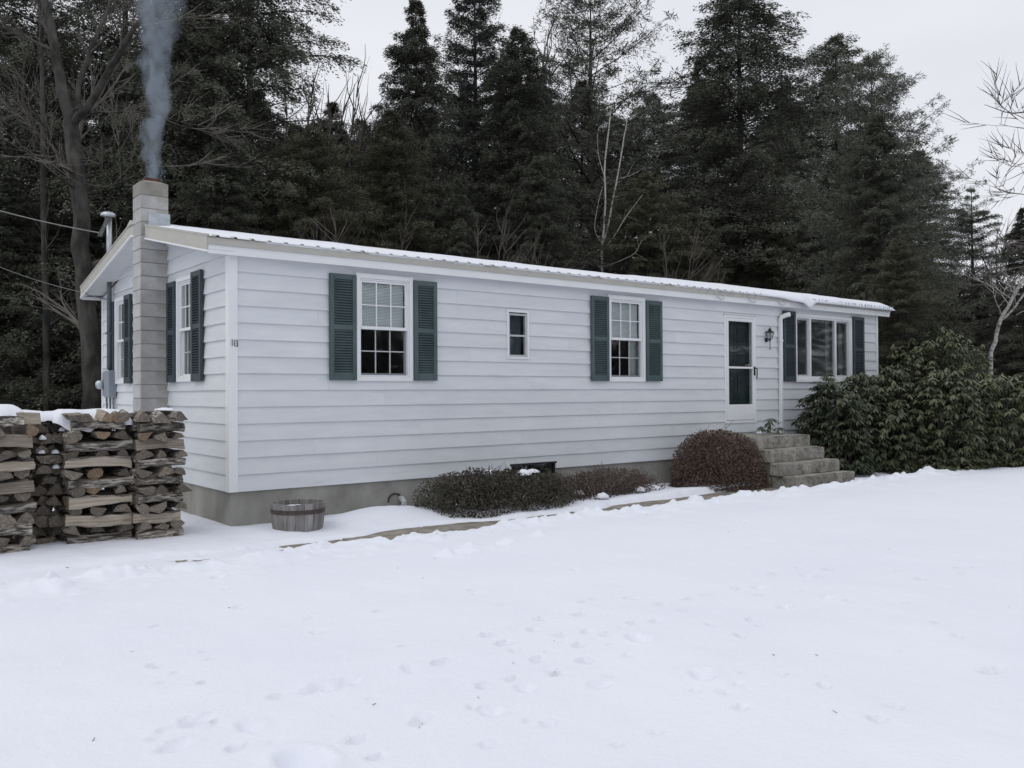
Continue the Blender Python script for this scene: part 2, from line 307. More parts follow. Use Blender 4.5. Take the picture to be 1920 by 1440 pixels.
# paw and boot prints, with small raised rims
FP = [(450, 1135, .05), (585, 1290, .05), (615, 1285, .07), (655, 1277, .06), (570, 1420, .11), (360, 1345, .06), (380, 1340, .05), (470, 1353, .06), (330, 1390, .06),
      (775, 1255, .06), (825, 1245, .04), (670, 1380, .04), (985, 1286, .05), (1100, 1240, .04), (945, 1210, .04), (965, 1222, .03), (915, 1195, .04), (1185, 1126, .05),
      (1240, 1138, .04), (1200, 1202, .08), (1230, 1170, .03), (1424, 1105, .06), (1423, 1121, .03), (1475, 1140, .05), (1515, 1082, .05), (1552, 1125, .05), (1318, 1270, .07),
      (1125, 1282, .05), (1085, 1158, .04), (1015, 1165, .04), (1450, 1078, .025), (1447, 1083, .02), (1490, 1070, .02), (1575, 1025, .05), (1545, 920, .02), (870, 1035, .12), (850, 1030, .09),
      (940, 1020, .08), (410, 1075, .06), (1220, 990, .06), (1290, 985, .06), (1400, 975, .06), (1725, 1085, .04), (1800, 1065, .04), (1630, 1010, .04), (920, 1330, .05), (795, 1340, .03), (705, 1410, .03), (520, 1300, .03), (1050, 1195, .03)]
rq = random.Random(77)
for i in range(110):                                # small scattered tracks and dimples
    px, py = rq.uniform(250, 1900), 940+460*rq.random()**1.3
    if py > 905+.085*(1700-px)*.9+25: FP.append((px, py, rq.uniform(.014, .034)))
for (ax, ay, bx, by, n_) in ((900, 1290, 1560, 1030, 11), (1380, 1200, 1640, 1000, 7)):
    for k in range(n_):
        t_ = (k+rq.uniform(-.2, .2))/n_; FP.append((ax+(bx-ax)*t_+rq.uniform(-14, 14), ay+(by-ay)*t_+rq.uniform(-8, 8), rq.uniform(.025, .042)))
for px, py, r in FP:
    q = onZ(px, py, -0.335); dx = X-q[0]; dy = Y-q[1]
    ang = random.uniform(0, 3.14); a = dx*math.cos(ang)+dy*math.sin(ang); c = -dx*math.sin(ang)+dy*math.cos(ang)
    rr = np.sqrt((a/(r*1.25))**2+(c/(r*0.85))**2)
    H += -(1.4 if r < .05 else 0.7)*r*np.exp(-rr**5)+0.14*r*np.exp(-((rr-1.35)/0.3)**2)
for px, py in [(880, 1022), (835, 1038), (955, 1015), (1010, 1000), (1120, 955), (700, 1020)]:
    q = onZ(px, py, -0.33); H += 0.05*np.exp(-(((X-q[0])**2+(Y-q[1])**2)/0.006))*(1+1.5*fbm(X*12, Y*12, 2)) 
nx, ny = len(xs), len(ys)
I = (np.arange(nx-1)[:, None]*ny+np.arange(ny-1)[None, :])
Fq = np.stack([I, I+ny, I+ny+1, I+1], -1).reshape(-1, 4)
tag(link('snow', npmesh('snow', np.stack([X, Y, H], -1).reshape(-1, 3), Fq, M['snow'], True)), kind='structure')
def snowz(x, y):
    i = np.searchsorted(xs, x); j = np.searchsorted(ys, y); return float(H[min(i, nx-1), min(j, ny-1)])

# concrete walk of cast slabs
wk = empty('walkway', (5, -1.8, -0.46)); tag(wk, kind='structure')
x = -3.0
while x < 11.9:
    MB().box(x, x+1.22, -2.45+random.uniform(-.01, .01), -1.15, -0.60, -0.462+random.uniform(-.006, .006)).build('slab', M['walk'], wk, bevel=0.012); x += 1.236

# ------------------------------------------------------------ house
CO = 0.22; NC = 14; LX, LY = 15.75, 6.5
house = empty('house', (LX/2, LY/2, GZ))
tag(house, 'long low white clapboard house with dark green shutters and snowy metal roof', 'house')
front = lambda u, d, z: (u, -d, z)
gable = lambda u, d, z: (-d, u, z)
OPEN_F = [(1.80, 2.72, 1.455, 2.96), (6.77, 7.69, 1.465, 2.97), (4.51, 4.95, 1.82, 2.595), (10.0, 11.0, 0.645, 2.79), (12.38, 14.62, 1.50, 2.95), (4.58, 5.53, -0.30, 0.105)]
OPEN_G = [(1.345, 2.05, 1.46, 2.96), (4.82, 5.50, 1.47, 2.96)]
TH = 0.031
def dprof(z, z0): return TH-(TH-0.004)*(z-z0)/(CO+0.012)
def board(courseZ, a, b, opens, mapf, ztop=None, clip=None):
    z0, z1 = courseZ, courseZ+CO+0.012
    if ztop: z1 = min(z1, ztop)
    bps = sorted({a, b, *[x for o in opens for x in o[:2] if a < x < b]})
    comps = []                                     # pieces left round an opening; each separate piece is a board of its own
    for u0, u1 in zip(bps, bps[1:]):
        um = (u0+u1)/2; segs = [(z0, z1)]
        for o in opens:
            if o[0] < um < o[1]:
                ns = []
                for s0, s1 in segs:
                    if o[3] <= s0 or o[2] >= s1: ns.append((s0, s1)); continue
                    if o[2] > s0+0.004: ns.append((s0, o[2]))
                    if o[3] < s1-0.004: ns.append((o[3], s1))
                segs = ns
        for s0, s1 in segs:
            for c in comps:
                if any(abs(p[1]-u0) < 1e-6 and p[2] < s1-1e-6 and p[3] > s0+1e-6 for p in c): c.append((u0, u1, s0, s1)); break
            else: comps.append([(u0, u1, s0, s1)])
    for c in comps:
        mb = MB()
        for u0, u1, s0, s1 in c:
            d0, d1 = dprof(s0, z0), dprof(s1, z0)
            P = [(u0, 0, s0), (u0, d0, s0), (u0, d1, s1), (u0, 0, s1), (u1, 0, s0), (u1, d0, s0), (u1, d1, s1), (u1, 0, s1)]
            mb.poly(P, [(0, 1, 2, 3), (4, 7, 6, 5), (1, 5, 6, 2), (0, 4, 5, 1), (3, 2, 6, 7), (0, 3, 7, 4)])
        o = mb.build('siding_board', M['siding'], house, fn=mapf)
        bm = bmesh.new(); bm.from_mesh(o.data); bmesh.ops.remove_doubles(bm, verts=bm.verts, dist=1e-5); bm.to_mesh(o.data); bm.free()
rs = random.Random(4)
for k in range(NC):
    off = [0.0, 2.3, 1.2, 3.0][k % 4]+rs.uniform(-.2, .2); cuts = [0.07]+[c for c in np.arange(off, LX, 3.66) if 0.6 < c < LX-0.6]+[LX-0.05]
    for a, b in zip(cuts, cuts[1:]): board(k*CO, a+0.0008, b-0.0008, OPEN_F, front)
# gable boards, clipped by the roof slope above the eaves
RIDGE_Y, RIDGE_Z, EAVE_Y, EAVE_Z = 3.25, 3.925, -0.16, 3.25
SL = (RIDGE_Z-EAVE_Z)/(RIDGE_Y-EAVE_Y)
def roofz(y): return EAVE_Z+SL*(y-EAVE_Y) if y <= RIDGE_Y else RIDGE_Z-SL*(y-RIDGE_Y)
for k in range(18):
    z0 = k*CO
    if k < 14: board(z0, 0.07, LY-0.07, OPEN_G, gable)
    else:
        zc = z0+0.02; y0 = EAVE_Y+(zc+0.10-EAVE_Z)/SL; y1 = 2*RIDGE_Y-y0
        if y1-y0 > 0.3:
            mb = MB(); d0, d1 = dprof(z0, z0), 0.006; zt = min(z0+CO, roofz(RIDGE_Y)-0.1); e = (zt-z0)/SL
            yy0, yy1 = max(y0-.1, 0.05), min(y1+.1, LY-.05)
            a0, a1 = min(yy0+e, RIDGE_Y-.02), max(yy1-e, RIDGE_Y+.02)
            P = [(yy0, 0, z0), (yy1, 0, z0), (a1, 0, zt), (a0, 0, zt), (yy0, d0, z0), (yy1, d0, z0), (a1, d1, zt), (a0, d1, zt)]
            mb.poly(P, [(0, 1, 2, 3), (4, 7, 6, 5), (0, 4, 5, 1), (1, 5, 6, 2), (2, 6, 7, 3), (3, 7, 4, 0)]); mb.build('siding_board', M['siding'], house, fn=gable)
# other walls, floor and ceiling make it a hollow house
MB().box(LX-0.12, LX, 0.03, LY, 0, 3.08).build('wall', M['siding'], house)
MB().box(0.03, LX-0.12, LY-0.12, LY, 0, 3.08).build('wall', M['siding'], house)
MB().box(0.03, LX-0.13, 0.03, LY-0.13, 0.30, 0.40).build('floor', M['room'], house)
MB().box(0.03, LX-0.13, 0.03, LY-0.13, 3.0, 3.05).build('ceiling', M['room'], house)
MB().box(0.05, LX-0.14, 3.0, 3.1, 0.41, 2.99).build('partition', M['room'], house)
for xx in (5.6, 9.0): MB().box(xx, xx+.1, 0.06, 2.99, 0.41, 2.99).build('partition', M['room'], house)
# corner boards
MB().poly([(-0.040, -0.040, 0), (0.078, -0.040, 0), (0.078, 0.0, 0), (0.0, 0.0, 0), (0.0, 0.078, 0), (-0.040, 0.078, 0)]+[(-0.040, -0.040, 3.06), (0.078, -0.040, 3.06), (0.078, 0.0, 3.06), (0.0, 0.0, 3.06), (0.0, 0.078, 3.06), (-0.040, 0.078, 3.06)],
    [(0, 1, 2, 3), (0, 3, 4, 5), (6, 9, 8, 7), (6, 11, 10, 9)]+[(i, (i+1) % 6, 6+(i+1) % 6, 6+i) for i in range(6)]).build('corner_board', M['white'], house)
MB().box(LX-0.055, LX+0.02, -0.039, 0.02, 0, 3.06).build('corner_board', M['white'], house)
MB().box(-0.03, 0.02, LY-0.07, LY+0.02, 0, 3.06).build('corner_board', M['white'], house)
# foundation, split round the cellar window
fb = MB(); f0 = 0.012
fb.box(0.0, 4.58, f0, 0.25, -1.0, -0.004).box(5.53, LX-.02, f0, 0.25, -1.0, -0.004).box(4.58, 5.53, f0, 0.25, -1.0, -0.30)
fb.box(0.0, 0.25, 0.25, LY-.02, -1.0, -0.004).box(LX-.27, LX-.02, 0.25, LY-.02, -1.0, -0.004).box(0.25, LX-.27, LY-.25, LY-.02, -1.0, -0.004)
fb.build('foundation', M['concrete'], house)
cw = MB().box(4.56, 5.55, -0.03, 0.012, 0.085, 0.115).box(4.585, 4.61, -0.01, 0.05, -0.29, 0.084).box(5.50, 5.525, -0.01, 0.05, -0.29, 0.084).build('cellar_window', M['black'], house)
for a, b in ((4.612, 4.90), (4.925, 5.498)): MB().box(a, b, 0.02, 0.026, -0.29, 0.082).build('pane', M['glass'], cw)
MB().box(4.902, 4.923, 0.0, 0.03, -0.29, 0.083).build('mullion', M['screen'], cw)
# drain outlet in the foundation
dv = MB().tube([(2.52, 0.05, -0.28), (2.52, -0.06, -0.275), (2.515, -0.12, -0.31), (2.51, -0.13, -0.38)], 0.045, 10).build('drain_pipe', M['alu'], house, smooth=True)
MB().tube([(2.44+0.11*math.cos(a), 0.006, -0.30+0.10*math.sin(a)) for a in np.linspace(-.6, 3.3, 12)], 0.016, 5).build('pipe_collar', M['hoop'], dv)

# windows
def hollow(mb, u0, u1, z0, z1, w, d0, d1):
    mb.box(u0, u0+w, d0, d1, z0, z1); mb.box(u1-w, u1, d0, d1, z0, z1)
    mb.box(u0+w, u1-w, d0, d1, z0, z0+w); mb.box(u0+w, u1-w, d0, d1, z1-w, z1); return mb
def dh_window(u0, u1, z0, z1, mapf, blind=True, screen=True, curtain=None):
    w = hollow(MB(), u0-.012, u1+.012, z0-.012, z1+.012, 0.062, -0.06, 0.052)
    w.box(u0-.02, u1+.02, 0.0, 0.058, z1+.012, z1+.024)
    w = w.build('window', M['white'], house, fn=mapf, bevel=0.004)
    a, b, c, d = u0+.051, u1-.051, z0+.051, z1-.051; mid = (c+d)/2
    hollow(MB(), a, b, c, d, 0.022, -0.05, 0.03).build('frame', M['white'], w, fn=mapf, bevel=.003)
    a += .023; b -= .023; c += .023; d -= .023
    # upper sash proud, lower sash set back
    for (s0, s1, dd, nm, rail) in ((mid-.018, d, 0.004, 'upper', M['white']), (c, mid+.016, -0.03, 'lower', M['screen'] if screen else M['white'])):
        sw = 0.028
        hollow(MB(), a, b, s0, s1, sw, dd-.018, dd+.008).build('sash', M['white'] if nm == 'upper' else rail, w, fn=mapf)
        ia, ib, ic, id_ = a+sw, b-sw, s0+sw, s1-sw; cw_ = (ib-ia)/3; rh = (id_-ic)/2
        mu = MB()
        for i in (1, 2): mu.box(ia+cw_*i-.008, ia+cw_*i+.008, dd-.012, dd+.003, ic, id_)
        mu.box(ia, ib, dd-.011, dd+.002, ic+rh-.008, ic+rh+.008)
        mu.build('muntin', M['white'] if nm == 'upper' else M['alu'], w, fn=mapf)
        for i in range(3):
            for j in range(2): MB().box(ia+cw_*i+.0085, ia+cw_*(i+1)-.0085, dd-.008, dd-.005, ic+rh*j+.0085, ic+rh*(j+1)-.0085).build('pane', M['glass'], w, fn=mapf)
    MB().box(a+.005, b-.005, 0.012, 0.028, mid-.022, mid+.022).build('meeting_rail', M['white'], w, fn=mapf, bevel=.003)
    if blind:
        bl = MB(); z = d-.03
        while z > mid+0.0:
            bl.poly([(a+.02, -.062, z), (b-.02, -.062, z), (b-.02, -.052, z-.0185), (a+.02, -.052, z-.0185)], [(0, 1, 2, 3)]); z -= 0.0215
        bl.box(a+.02, b-.02, -.065, -.05, mid-.02, mid-.002)
        tag(bl.build('blind', M['blind'], w, fn=mapf), kind='stuff')
    if curtain:
        for (c0, c1) in curtain:
            k = 24; P = []
            for i in range(k+1):
                uu = c0+(c1-c0)*i/k; dd = -.14+0.018*math.sin(i*1.9)
                P += [(uu, dd, c), (uu, dd, d)]
            MB().poly(P, [(2*i, 2*i+2, 2*i+3, 2*i+1) for i in range(k)]).build('curtain', M['curtain'], w, fn=mapf, smooth=True)
    return w
dh_window(*OPEN_F[0], front)
dh_window(*OPEN_F[1], front, curtain=[(7.46, 7.64)])
dh_window(*OPEN_G[0], gable, blind=False, screen=False, curtain=[(1.42, 1.72), (1.76, 1.98)])
dh_window(*OPEN_G[1], gable, blind=False, screen=False)
# small aluminium window
u0, u1, z0, z1 = OPEN_F[2]
w = hollow(MB(), u0-.006, u1+.006, z0-.006, z1+.006, .034, -.05, .045); w.box(u0-.01, u1+.01, 0.0, .05, z1+.006, z1+.02)
w = w.build('window', M['white'], house, fn=front, bevel=.003)
hollow(MB(), u0+.03, u1-.03, z0+.03, z1-.045, .03, -.03, .022).build('frame', M['alu'], w, fn=front)
zm = z0+.48*(z1-z0); MB().box(u0+.06, u1-.06, -.025, .02, zm-.014, zm+.014).build('meeting_rail', M['alu'], w, fn=front)
MB().box(u0+.06, u1-.06, -.006, -.003, z0+.06, zm-.015).build('pane', M['glass'], w, fn=front)
MB().box(u0+.06, u1-.06, .006, .009, zm+.015, z1-.075).build('pane', M['glass'], w, fn=front)
k = 14; P = []
for i in range(k+1):
    uu = u0+.03+(u1-u0-.06)*i/k; dd = -.10+0.012*math.sin(i*1.7); P += [(uu, dd, z0+.02), (uu, dd, z1-.02)]
MB().poly(P, [(2*i, 2*i+2, 2*i+3, 2*i+1) for i in range(k)]).build('curtain', M['shade'], w, fn=front, smooth=True)
# picture window
u0, u1, z0, z1 = OPEN_F[4]
w = hollow(MB(), u0, u1, z0, z1, .06, -.08, .05).build('window', M['white'], house, fn=front, bevel=.004)
MB().box(u0-.02, u1+.02, 0.0, .075, z0-.035, z0-.002).build('sill', M['white'], w, fn=front)
hollow(MB(), u0+.061, u1-.061, z0+.061, z1-.061, .03, -.06, .03).build('frame', M['white'], w, fn=front)
a, b, c, d = u0+.092, u1-.092, z0+.092, z1-.092
m1, m2 = a+.50, b-.56
for mm in (m1, m2): MB().box(mm-.028, mm+.028, -.04, .028, c, d).build('mullion', M['white'], w, fn=front)
for (p0, p1, dd) in ((a, m1-.028, -.03), (m1+.028, m2-.028, 0.0), (m2+.028, b, -.03)):
    if dd: hollow(MB(), p0, p1, c, d, .035, dd-.012, dd+.012).build('sash', M['alu'], w, fn=front)
    e = .035 if dd else 0.0
    MB().box(p0+e, p1-e, dd-.003, dd, c+e, d-e).build('pane', M['glass'], w, fn=front)
for (c0, c1) in ((m2-.12, m2+.02), (b-.14, b)):
    k = 16; P = []
    for i in range(k+1):
        uu = c0+(c1-c0)*i/k; dd = -.16+0.02*math.sin(i*2.1); P += [(uu, dd, c-.03), (uu, dd, d+.03)]
    MB().poly(P, [(2*i, 2*i+2, 2*i+3, 2*i+1) for i in range(k)]).build('curtain', M['shade2'], w, fn=front, smooth=True)

# shutters
def shutter(u0, u1, z0, z1, mapf, mt, tilt=0.0):
    f = MB(); d0, d1 = 0.036, 0.080; w = 0.062; wm = .075
    zm = z0+(z1-z0)*0.50
    f.box(u0, u0+w, d0, d1, z0, z1).box(u1-w, u1, d0, d1, z0, z1)
    f.box(u0+w, u1-w, d0, d1-.004, z0, z0+.11).box(u0+w, u1-w, d0, d1-.004, z1-.075, z1).box(u0+w, u1-w, d0, d1-.004, zm-wm/2, zm+wm/2)
    f.box(u0+w, u1-w, d0, d0+.006, z0+.11, z1-.075)
    s = f.build('shutter', mt, house, fn=mapf, bevel=.003)
    sl = MB()
    for (s0, s1) in ((z0+.11, zm-wm/2), (zm+wm/2, z1-.075)):
        n = int((s1-s0)/.036); st = (s1-s0)/n
        for i in range(n):
            z = s0+st*i
            sl.poly([(u0+w, d1-.004, z+st*.36), (u1-w, d1-.004, z+st*.36), (u1-w, d0+.012, z+st*1.02), (u0+w, d0+.012, z+st*1.02),
                     (u0+w, d1-.003, z+st*.36+.007), (u1-w, d1-.003, z+st*.36+.007), (u1-w, d0+.012, z+st*1.02+.007), (u0+w, d0+.012, z+st*1.02+.007)], [(0, 1, 2, 3), (4, 7, 6, 5), (0, 4, 5, 1), (3, 2, 6, 7)])
    tag(sl.build('louvers', mt, s, fn=mapf), kind='stuff')
    return s
G = M['shutter']; B2 = M['shutter2']
shutter(1.372, 1.785, 1.455, 2.94, front, G); shutter(2.738, 3.14, 1.455, 2.94, front, G)
shutter(6.335, 6.755, 1.465, 2.945, front, G); shutter(7.705, 8.13, 1.465, 2.945, front, G)
shutter(11.93, 12.36, 1.48, 2.985, front, B2); shutter(14.64, 15.10, 1.48, 2.985, front, B2)
shutter(2.067, 2.44, 1.45, 2.94, gable, B2); shutter(0.93, 1.33, 1.45, 2.985, gable, B2)
shutter(5.515, 5.83, 1.46, 2.93, gable, B2); shutter(4.44, 4.805, 1.46, 2.97, gable, B2)

# entry: storm door in front of a green door
u0, u1, z0, z1 = OPEN_F[3]
dr = hollow(MB(), u0-.01, u1+.01, z0-.02, z1+.02, .06, -.10, .035); dr.box(u0-.03, u1+.03, 0.0, .06, z1+.021, z1+.04)
dr = dr.build('door_frame', M['white'], house, fn=front, bevel=.004)
s = hollow(MB(), u0+.052, u1-.052, z0+.045, z1-.045, .062, .0, .042); s.box(u0+.115, u1-.115, .003, .040, z0+.108, z0+.36)
s.box(u0+.115, u1-.115, .004, .046, z0+1.085, z0+1.125)
s = s.build('storm_door', M['white'], dr, fn=front, bevel=.004)
MB().box(u0+.115, u1-.115, .018, .022, z0+.361, z0+1.084).build('pane', M['glass'], dr, fn=front)
MB().box(u0+.115, u1-.115, .018, .022, z0+1.126, z1-.108).build('pane', M['glass'], dr, fn=front)
gd = MB().box(u0+.055, u1-.055, -.14, -.09, z0+.04, z1-.04)
for zz in (z0+.25, z0+1.2):
    for uu in (u0+.16, u0+.54): hollow(gd, uu, uu+.3, zz, zz+.7, .025, -.09, -.082)
gd.build('green_door', M['greendoor'], dr, fn=front)
MB().lathe([(.0, 0), (.03, 0), (.03, .008), (.012, .014), (.012, .04), (.03, .05), (.032, .065), (.02, .08), (0, .083)], n=14, cap=False).build('door_knob', M['brass'], dr, fn=lambda x, y, z: (u1-.16+x, .086-z+.0, z0+1.16+y), smooth=True)
MB().box(u1-.085, u1-.045, .043, .06, z0+.95, z0+1.13).tube([(u1-.06, .06, z0+1.10), (u1-.05, .10, z0+1.09), (u1-.045, .10, z0+.98), (u1-.045, .085, z0+.87)], .012, 6).build('latch_handle', M['black'], dr, fn=front)

# wall lantern
lx, lz = 11.37, 2.27
la = MB().lathe([(0, 0), (.075, 0), (.08, .012), (.05, .03), (.02, .035), (0, .036)], n=18, cap=False).build('wall_lantern', M['black'], house, fn=lambda x, y, z: (lx+x, -.024-z, lz+y), smooth=True)
LY_ = -0.17
MB().tube([(lx, -.05, lz), (lx, -.11, lz-.02), (lx, LY_, lz+.01)], .016, 8).build('arm', M['black'], la, smooth=True)
t = MB().lathe([(.004, -.33), (.012, -.31), (.022, -.28), (.008, -.25), (.012, -.22), (.012, -.08), (.022, -.06), (.03, -.045), (.014, -.03), (.03, -.01), (.05, .01), (.052, .03), (.0, .031)], (lx, LY_, lz), 12, cap=False)
t.build('tail', M['black'], la, smooth=True)
lo, hi = .045, .10; zb_, zt_ = lz+.03, lz+.24
cg = MB()
for i in range(4):
    a0 = math.pi/4+i*math.pi/2; a1 = a0+math.pi/2
    P0 = (lx+lo*1.41*math.cos(a0), LY_+lo*1.41*math.sin(a0), zb_); P1 = (lx+hi*1.41*math.cos(a0), LY_+hi*1.41*math.sin(a0), zt_)
    Q0 = (lx+lo*1.41*math.cos(a1), LY_+lo*1.41*math.sin(a1), zb_); Q1 = (lx+hi*1.41*math.cos(a1), LY_+hi*1.41*math.sin(a1), zt_)
    cg.tube([P0, P1], .008, 5); cg.tube([P1, Q1], .009, 5); cg.tube([P0, Q0], .008, 5)
    MB().poly([P0, Q0, Q1, P1], [(0, 1, 2, 3)]).build('pane', M['glass2'], la)
cg.build('cage', M['black'], la)
MB().tube([(lx, LY_, zb_), (lx, LY_, zb_+.10)], .014, 8).build('candle', M['blind'], la)
MB().lathe([(.155, 0), (.15, .012), (.07, .05), (.045, .07), (.06, .085), (.05, .11), (.02, .13), (.012, .15), (.018, .16), (0, .175)], (lx, LY_, zt_), 4, cap=False).build('cap', M['black'], la, fn=lambda x, y, z: (lx+(x-lx)*.707-(y-LY_)*.707, LY_+(x-lx)*.707+(y-LY_)*.707, z))

KL = 0.64; la.scale = (KL, KL, KL); la.location = Vector((lx, -.024, lz))*(1-KL)+Vector((0, 0, .07))-WL[house]   # real size about the back plate

# downspout, cut off below the eave
dx_ = 11.815
ds = MB().box(dx_-.04, dx_+.04, -.10, -.032, 0.30, 2.80).build('downspout', M['white'], house, bevel=.01)
MB().tube([(dx_, -.066, 2.77), (dx_+.01, -.075, 2.83), (dx_+.07, -.13, 2.87), (dx_+.15, -.20, 2.895)], [.047, .05, .05, .048], 8).build('elbow', M['white'], ds)
for zz in (2.33, 0.62): MB().box(dx_-.085, dx_+.055, -.104, -.026, zz, zz+.02).build('strap', M['white'], ds)

# house number
fc = bpy.data.curves.new('house_number', 'FONT'); fc.body = '113'; fc.size = 0.125; fc.extrude = 0.004; fc.align_x = 'CENTER'; fc.space_character = 0.82
to = bpy.data.objects.new('tmp_text', fc); COL.objects.link(to); bpy.context.view_layer.update()
tm = bpy.data.meshes.new_from_object(to.evaluated_get(bpy.context.evaluated_depsgraph_get())); bpy.data.objects.remove(to)
tm.materials.clear(); tm.materials.append(M['number'])
for v in tm.vertices:
    x_, y_, z_ = v.co; v.co = (0.035+x_*.62, -0.0465-z_, 1.885+y_-0.10*x_)
link('house_number', tm, house)

# roof: ribbed metal sheets, trim, fascia, soffits, ridge cap
RX0, RX1 = -0.35, 16.10
roof = empty('roof', (LX/2, RIDGE_Y, EAVE_Z), house)
def sheet_mesh(w, side):
    nrib = 4; prof = []
    for i in range(nrib):
        p = w/nrib; x_ = i*p; prof += [(x_, 0), (x_+p*.38, 0), (x_+p*.44, .02), (x_+p*.56, .02), (x_+p*.62, 0)]
    prof.append((w, 0)); yE = -0.045
    mb = MB(); n = len(prof)
    e = (EAVE_Y+yE, EAVE_Z+yE*SL); r = (RIDGE_Y, RIDGE_Z)
    if side: e = (2*RIDGE_Y-e[0], e[1])
    P = [(px_, e[0], e[1]+h+.012) for px_, h in prof]+[(px_, r[0], r[1]+h+.012) for px_, h in prof]
    P += [(px_, e[0], e[1]+h+.008) for px_, h in prof]+[(px_, r[0], r[1]+h+.008) for px_, h in prof]
    fs = [(i, i+1, n+i+1, n+i) for i in range(n-1)]+[(2*n+i, 3*n+i, 3*n+i+1, 2*n+i+1) for i in range(n-1)]+[(i, 2*n+i, 2*n+i+1, i+1) for i in range(n-1)]
    mb.poly(P, fs); return mb.mesh('roof_sheet', M['roofmetal'])
ns = 18; sw = (RX1-RX0)/ns
for sd_ in (0, 1):
    me = sheet_mesh(sw, sd_)
    for i in range(ns): link('roof_sheet', me, roof, (RX0+i*sw, 0, 0))
for sgn in (0, 1):
    mir = (lambda y: 2*RIDGE_Y-y) if sgn else (lambda y: y)
    yo = sorted((mir(EAVE_Y-.02), mir(EAVE_Y)))
    MB().box(RX0, RX1, yo[0], yo[1], EAVE_Z-.095, EAVE_Z-.004).build('drip_edge', M['beige'], roof)
    yo = sorted((mir(EAVE_Y+.002), mir(EAVE_Y+.03)))
    MB().box(RX0+.01, RX1-.01, yo[0], yo[1], EAVE_Z-.205, EAVE_Z-.015).build('fascia', M['white'], roof)
    yo = sorted((mir(EAVE_Y+.031), mir(0.03)))
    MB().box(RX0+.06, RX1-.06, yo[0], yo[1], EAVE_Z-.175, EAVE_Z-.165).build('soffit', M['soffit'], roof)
# rakes follow the slope at both gables; the front left one is notched round the chimney
def slab(x0, x1, ya_, yb_, top, bot):
    P = []
    for y in (ya_, yb_):
        z = roofz(y); P += [(x0, y, z-bot), (x1, y, z-bot), (x1, y, z-top), (x0, y, z-top)]
    return MB().poly(P, [(0, 1, 2, 3), (4, 7, 6, 5), (0, 4, 5, 1), (1, 5, 6, 2), (2, 6, 7, 3), (3, 7, 4, 0)])
CHY0, CHY1 = 2.55, 2.96
for (ya_, yb_) in ((EAVE_Y, CHY0-.03), (CHY1+.03, RIDGE_Y), (RIDGE_Y, 2*RIDGE_Y-EAVE_Y)):
    slab(RX0-.012, RX0+.008, ya_, yb_, -0.012, 0.165).build('rake_trim', M['beige'], roof)
    slab(RX0-.022, RX0+.02, ya_, yb_, -0.035, -0.012).build('rake_cap', M['beige'], roof)
    slab(RX0-.02, RX0+.012, ya_, yb_, 0.166, 0.19).build('rake_lip', M['white'], roof)
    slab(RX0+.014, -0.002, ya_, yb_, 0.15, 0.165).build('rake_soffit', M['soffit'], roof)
for (ya_, yb_) in ((EAVE_Y, RIDGE_Y), (RIDGE_Y, 2*RIDGE_Y-EAVE_Y)):
    slab(RX1-.008, RX1+.012, ya_, yb_, -0.012, 0.165).build('rake_trim', M['beige'], roof)
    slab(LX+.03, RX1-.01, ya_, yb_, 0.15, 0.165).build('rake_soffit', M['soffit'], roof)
MB().poly([(RX0-.03, RIDGE_Y-.16, roofz(RIDGE_Y-.16)+.036), (RX0-.03, RIDGE_Y, RIDGE_Z+.065), (RX0-.03, RIDGE_Y+.16, roofz(RIDGE_Y+.16)+.036), (RX1+.03, RIDGE_Y-.16, roofz(RIDGE_Y-.16)+.036), (RX1+.03, RIDGE_Y, RIDGE_Z+.065), (RX1+.03, RIDGE_Y+.16, roofz(RIDGE_Y+.16)+.036),
    (RX0-.03, RIDGE_Y-.16, roofz(RIDGE_Y-.16)+.01), (RX0-.03, RIDGE_Y+.16, roofz(RIDGE_Y+.16)+.01)], [(0, 3, 4, 1), (1, 4, 5, 2), (0, 1, 2, 7, 6)]).build('ridge_cap', M['beige'], roof)
# leftover gutter brackets below the eave
for px in (1350, 1410, 1465):
    q = onY(px, 556+.1*(px-1350), EAVE_Y-.02); 
    MB().tube([(q[0]-.10, EAVE_Y-.022, q[2]+.03), (q[0]-.09, EAVE_Y-.05, q[2]-.03), (q[0]-.02, EAVE_Y-.06, q[2]-.06), (q[0]+.07, EAVE_Y-.06, q[2]-.04), (q[0]+.11, EAVE_Y-.05, q[2]+.02)], .011, 6).build('gutter_bracket', M['alu'], roof)

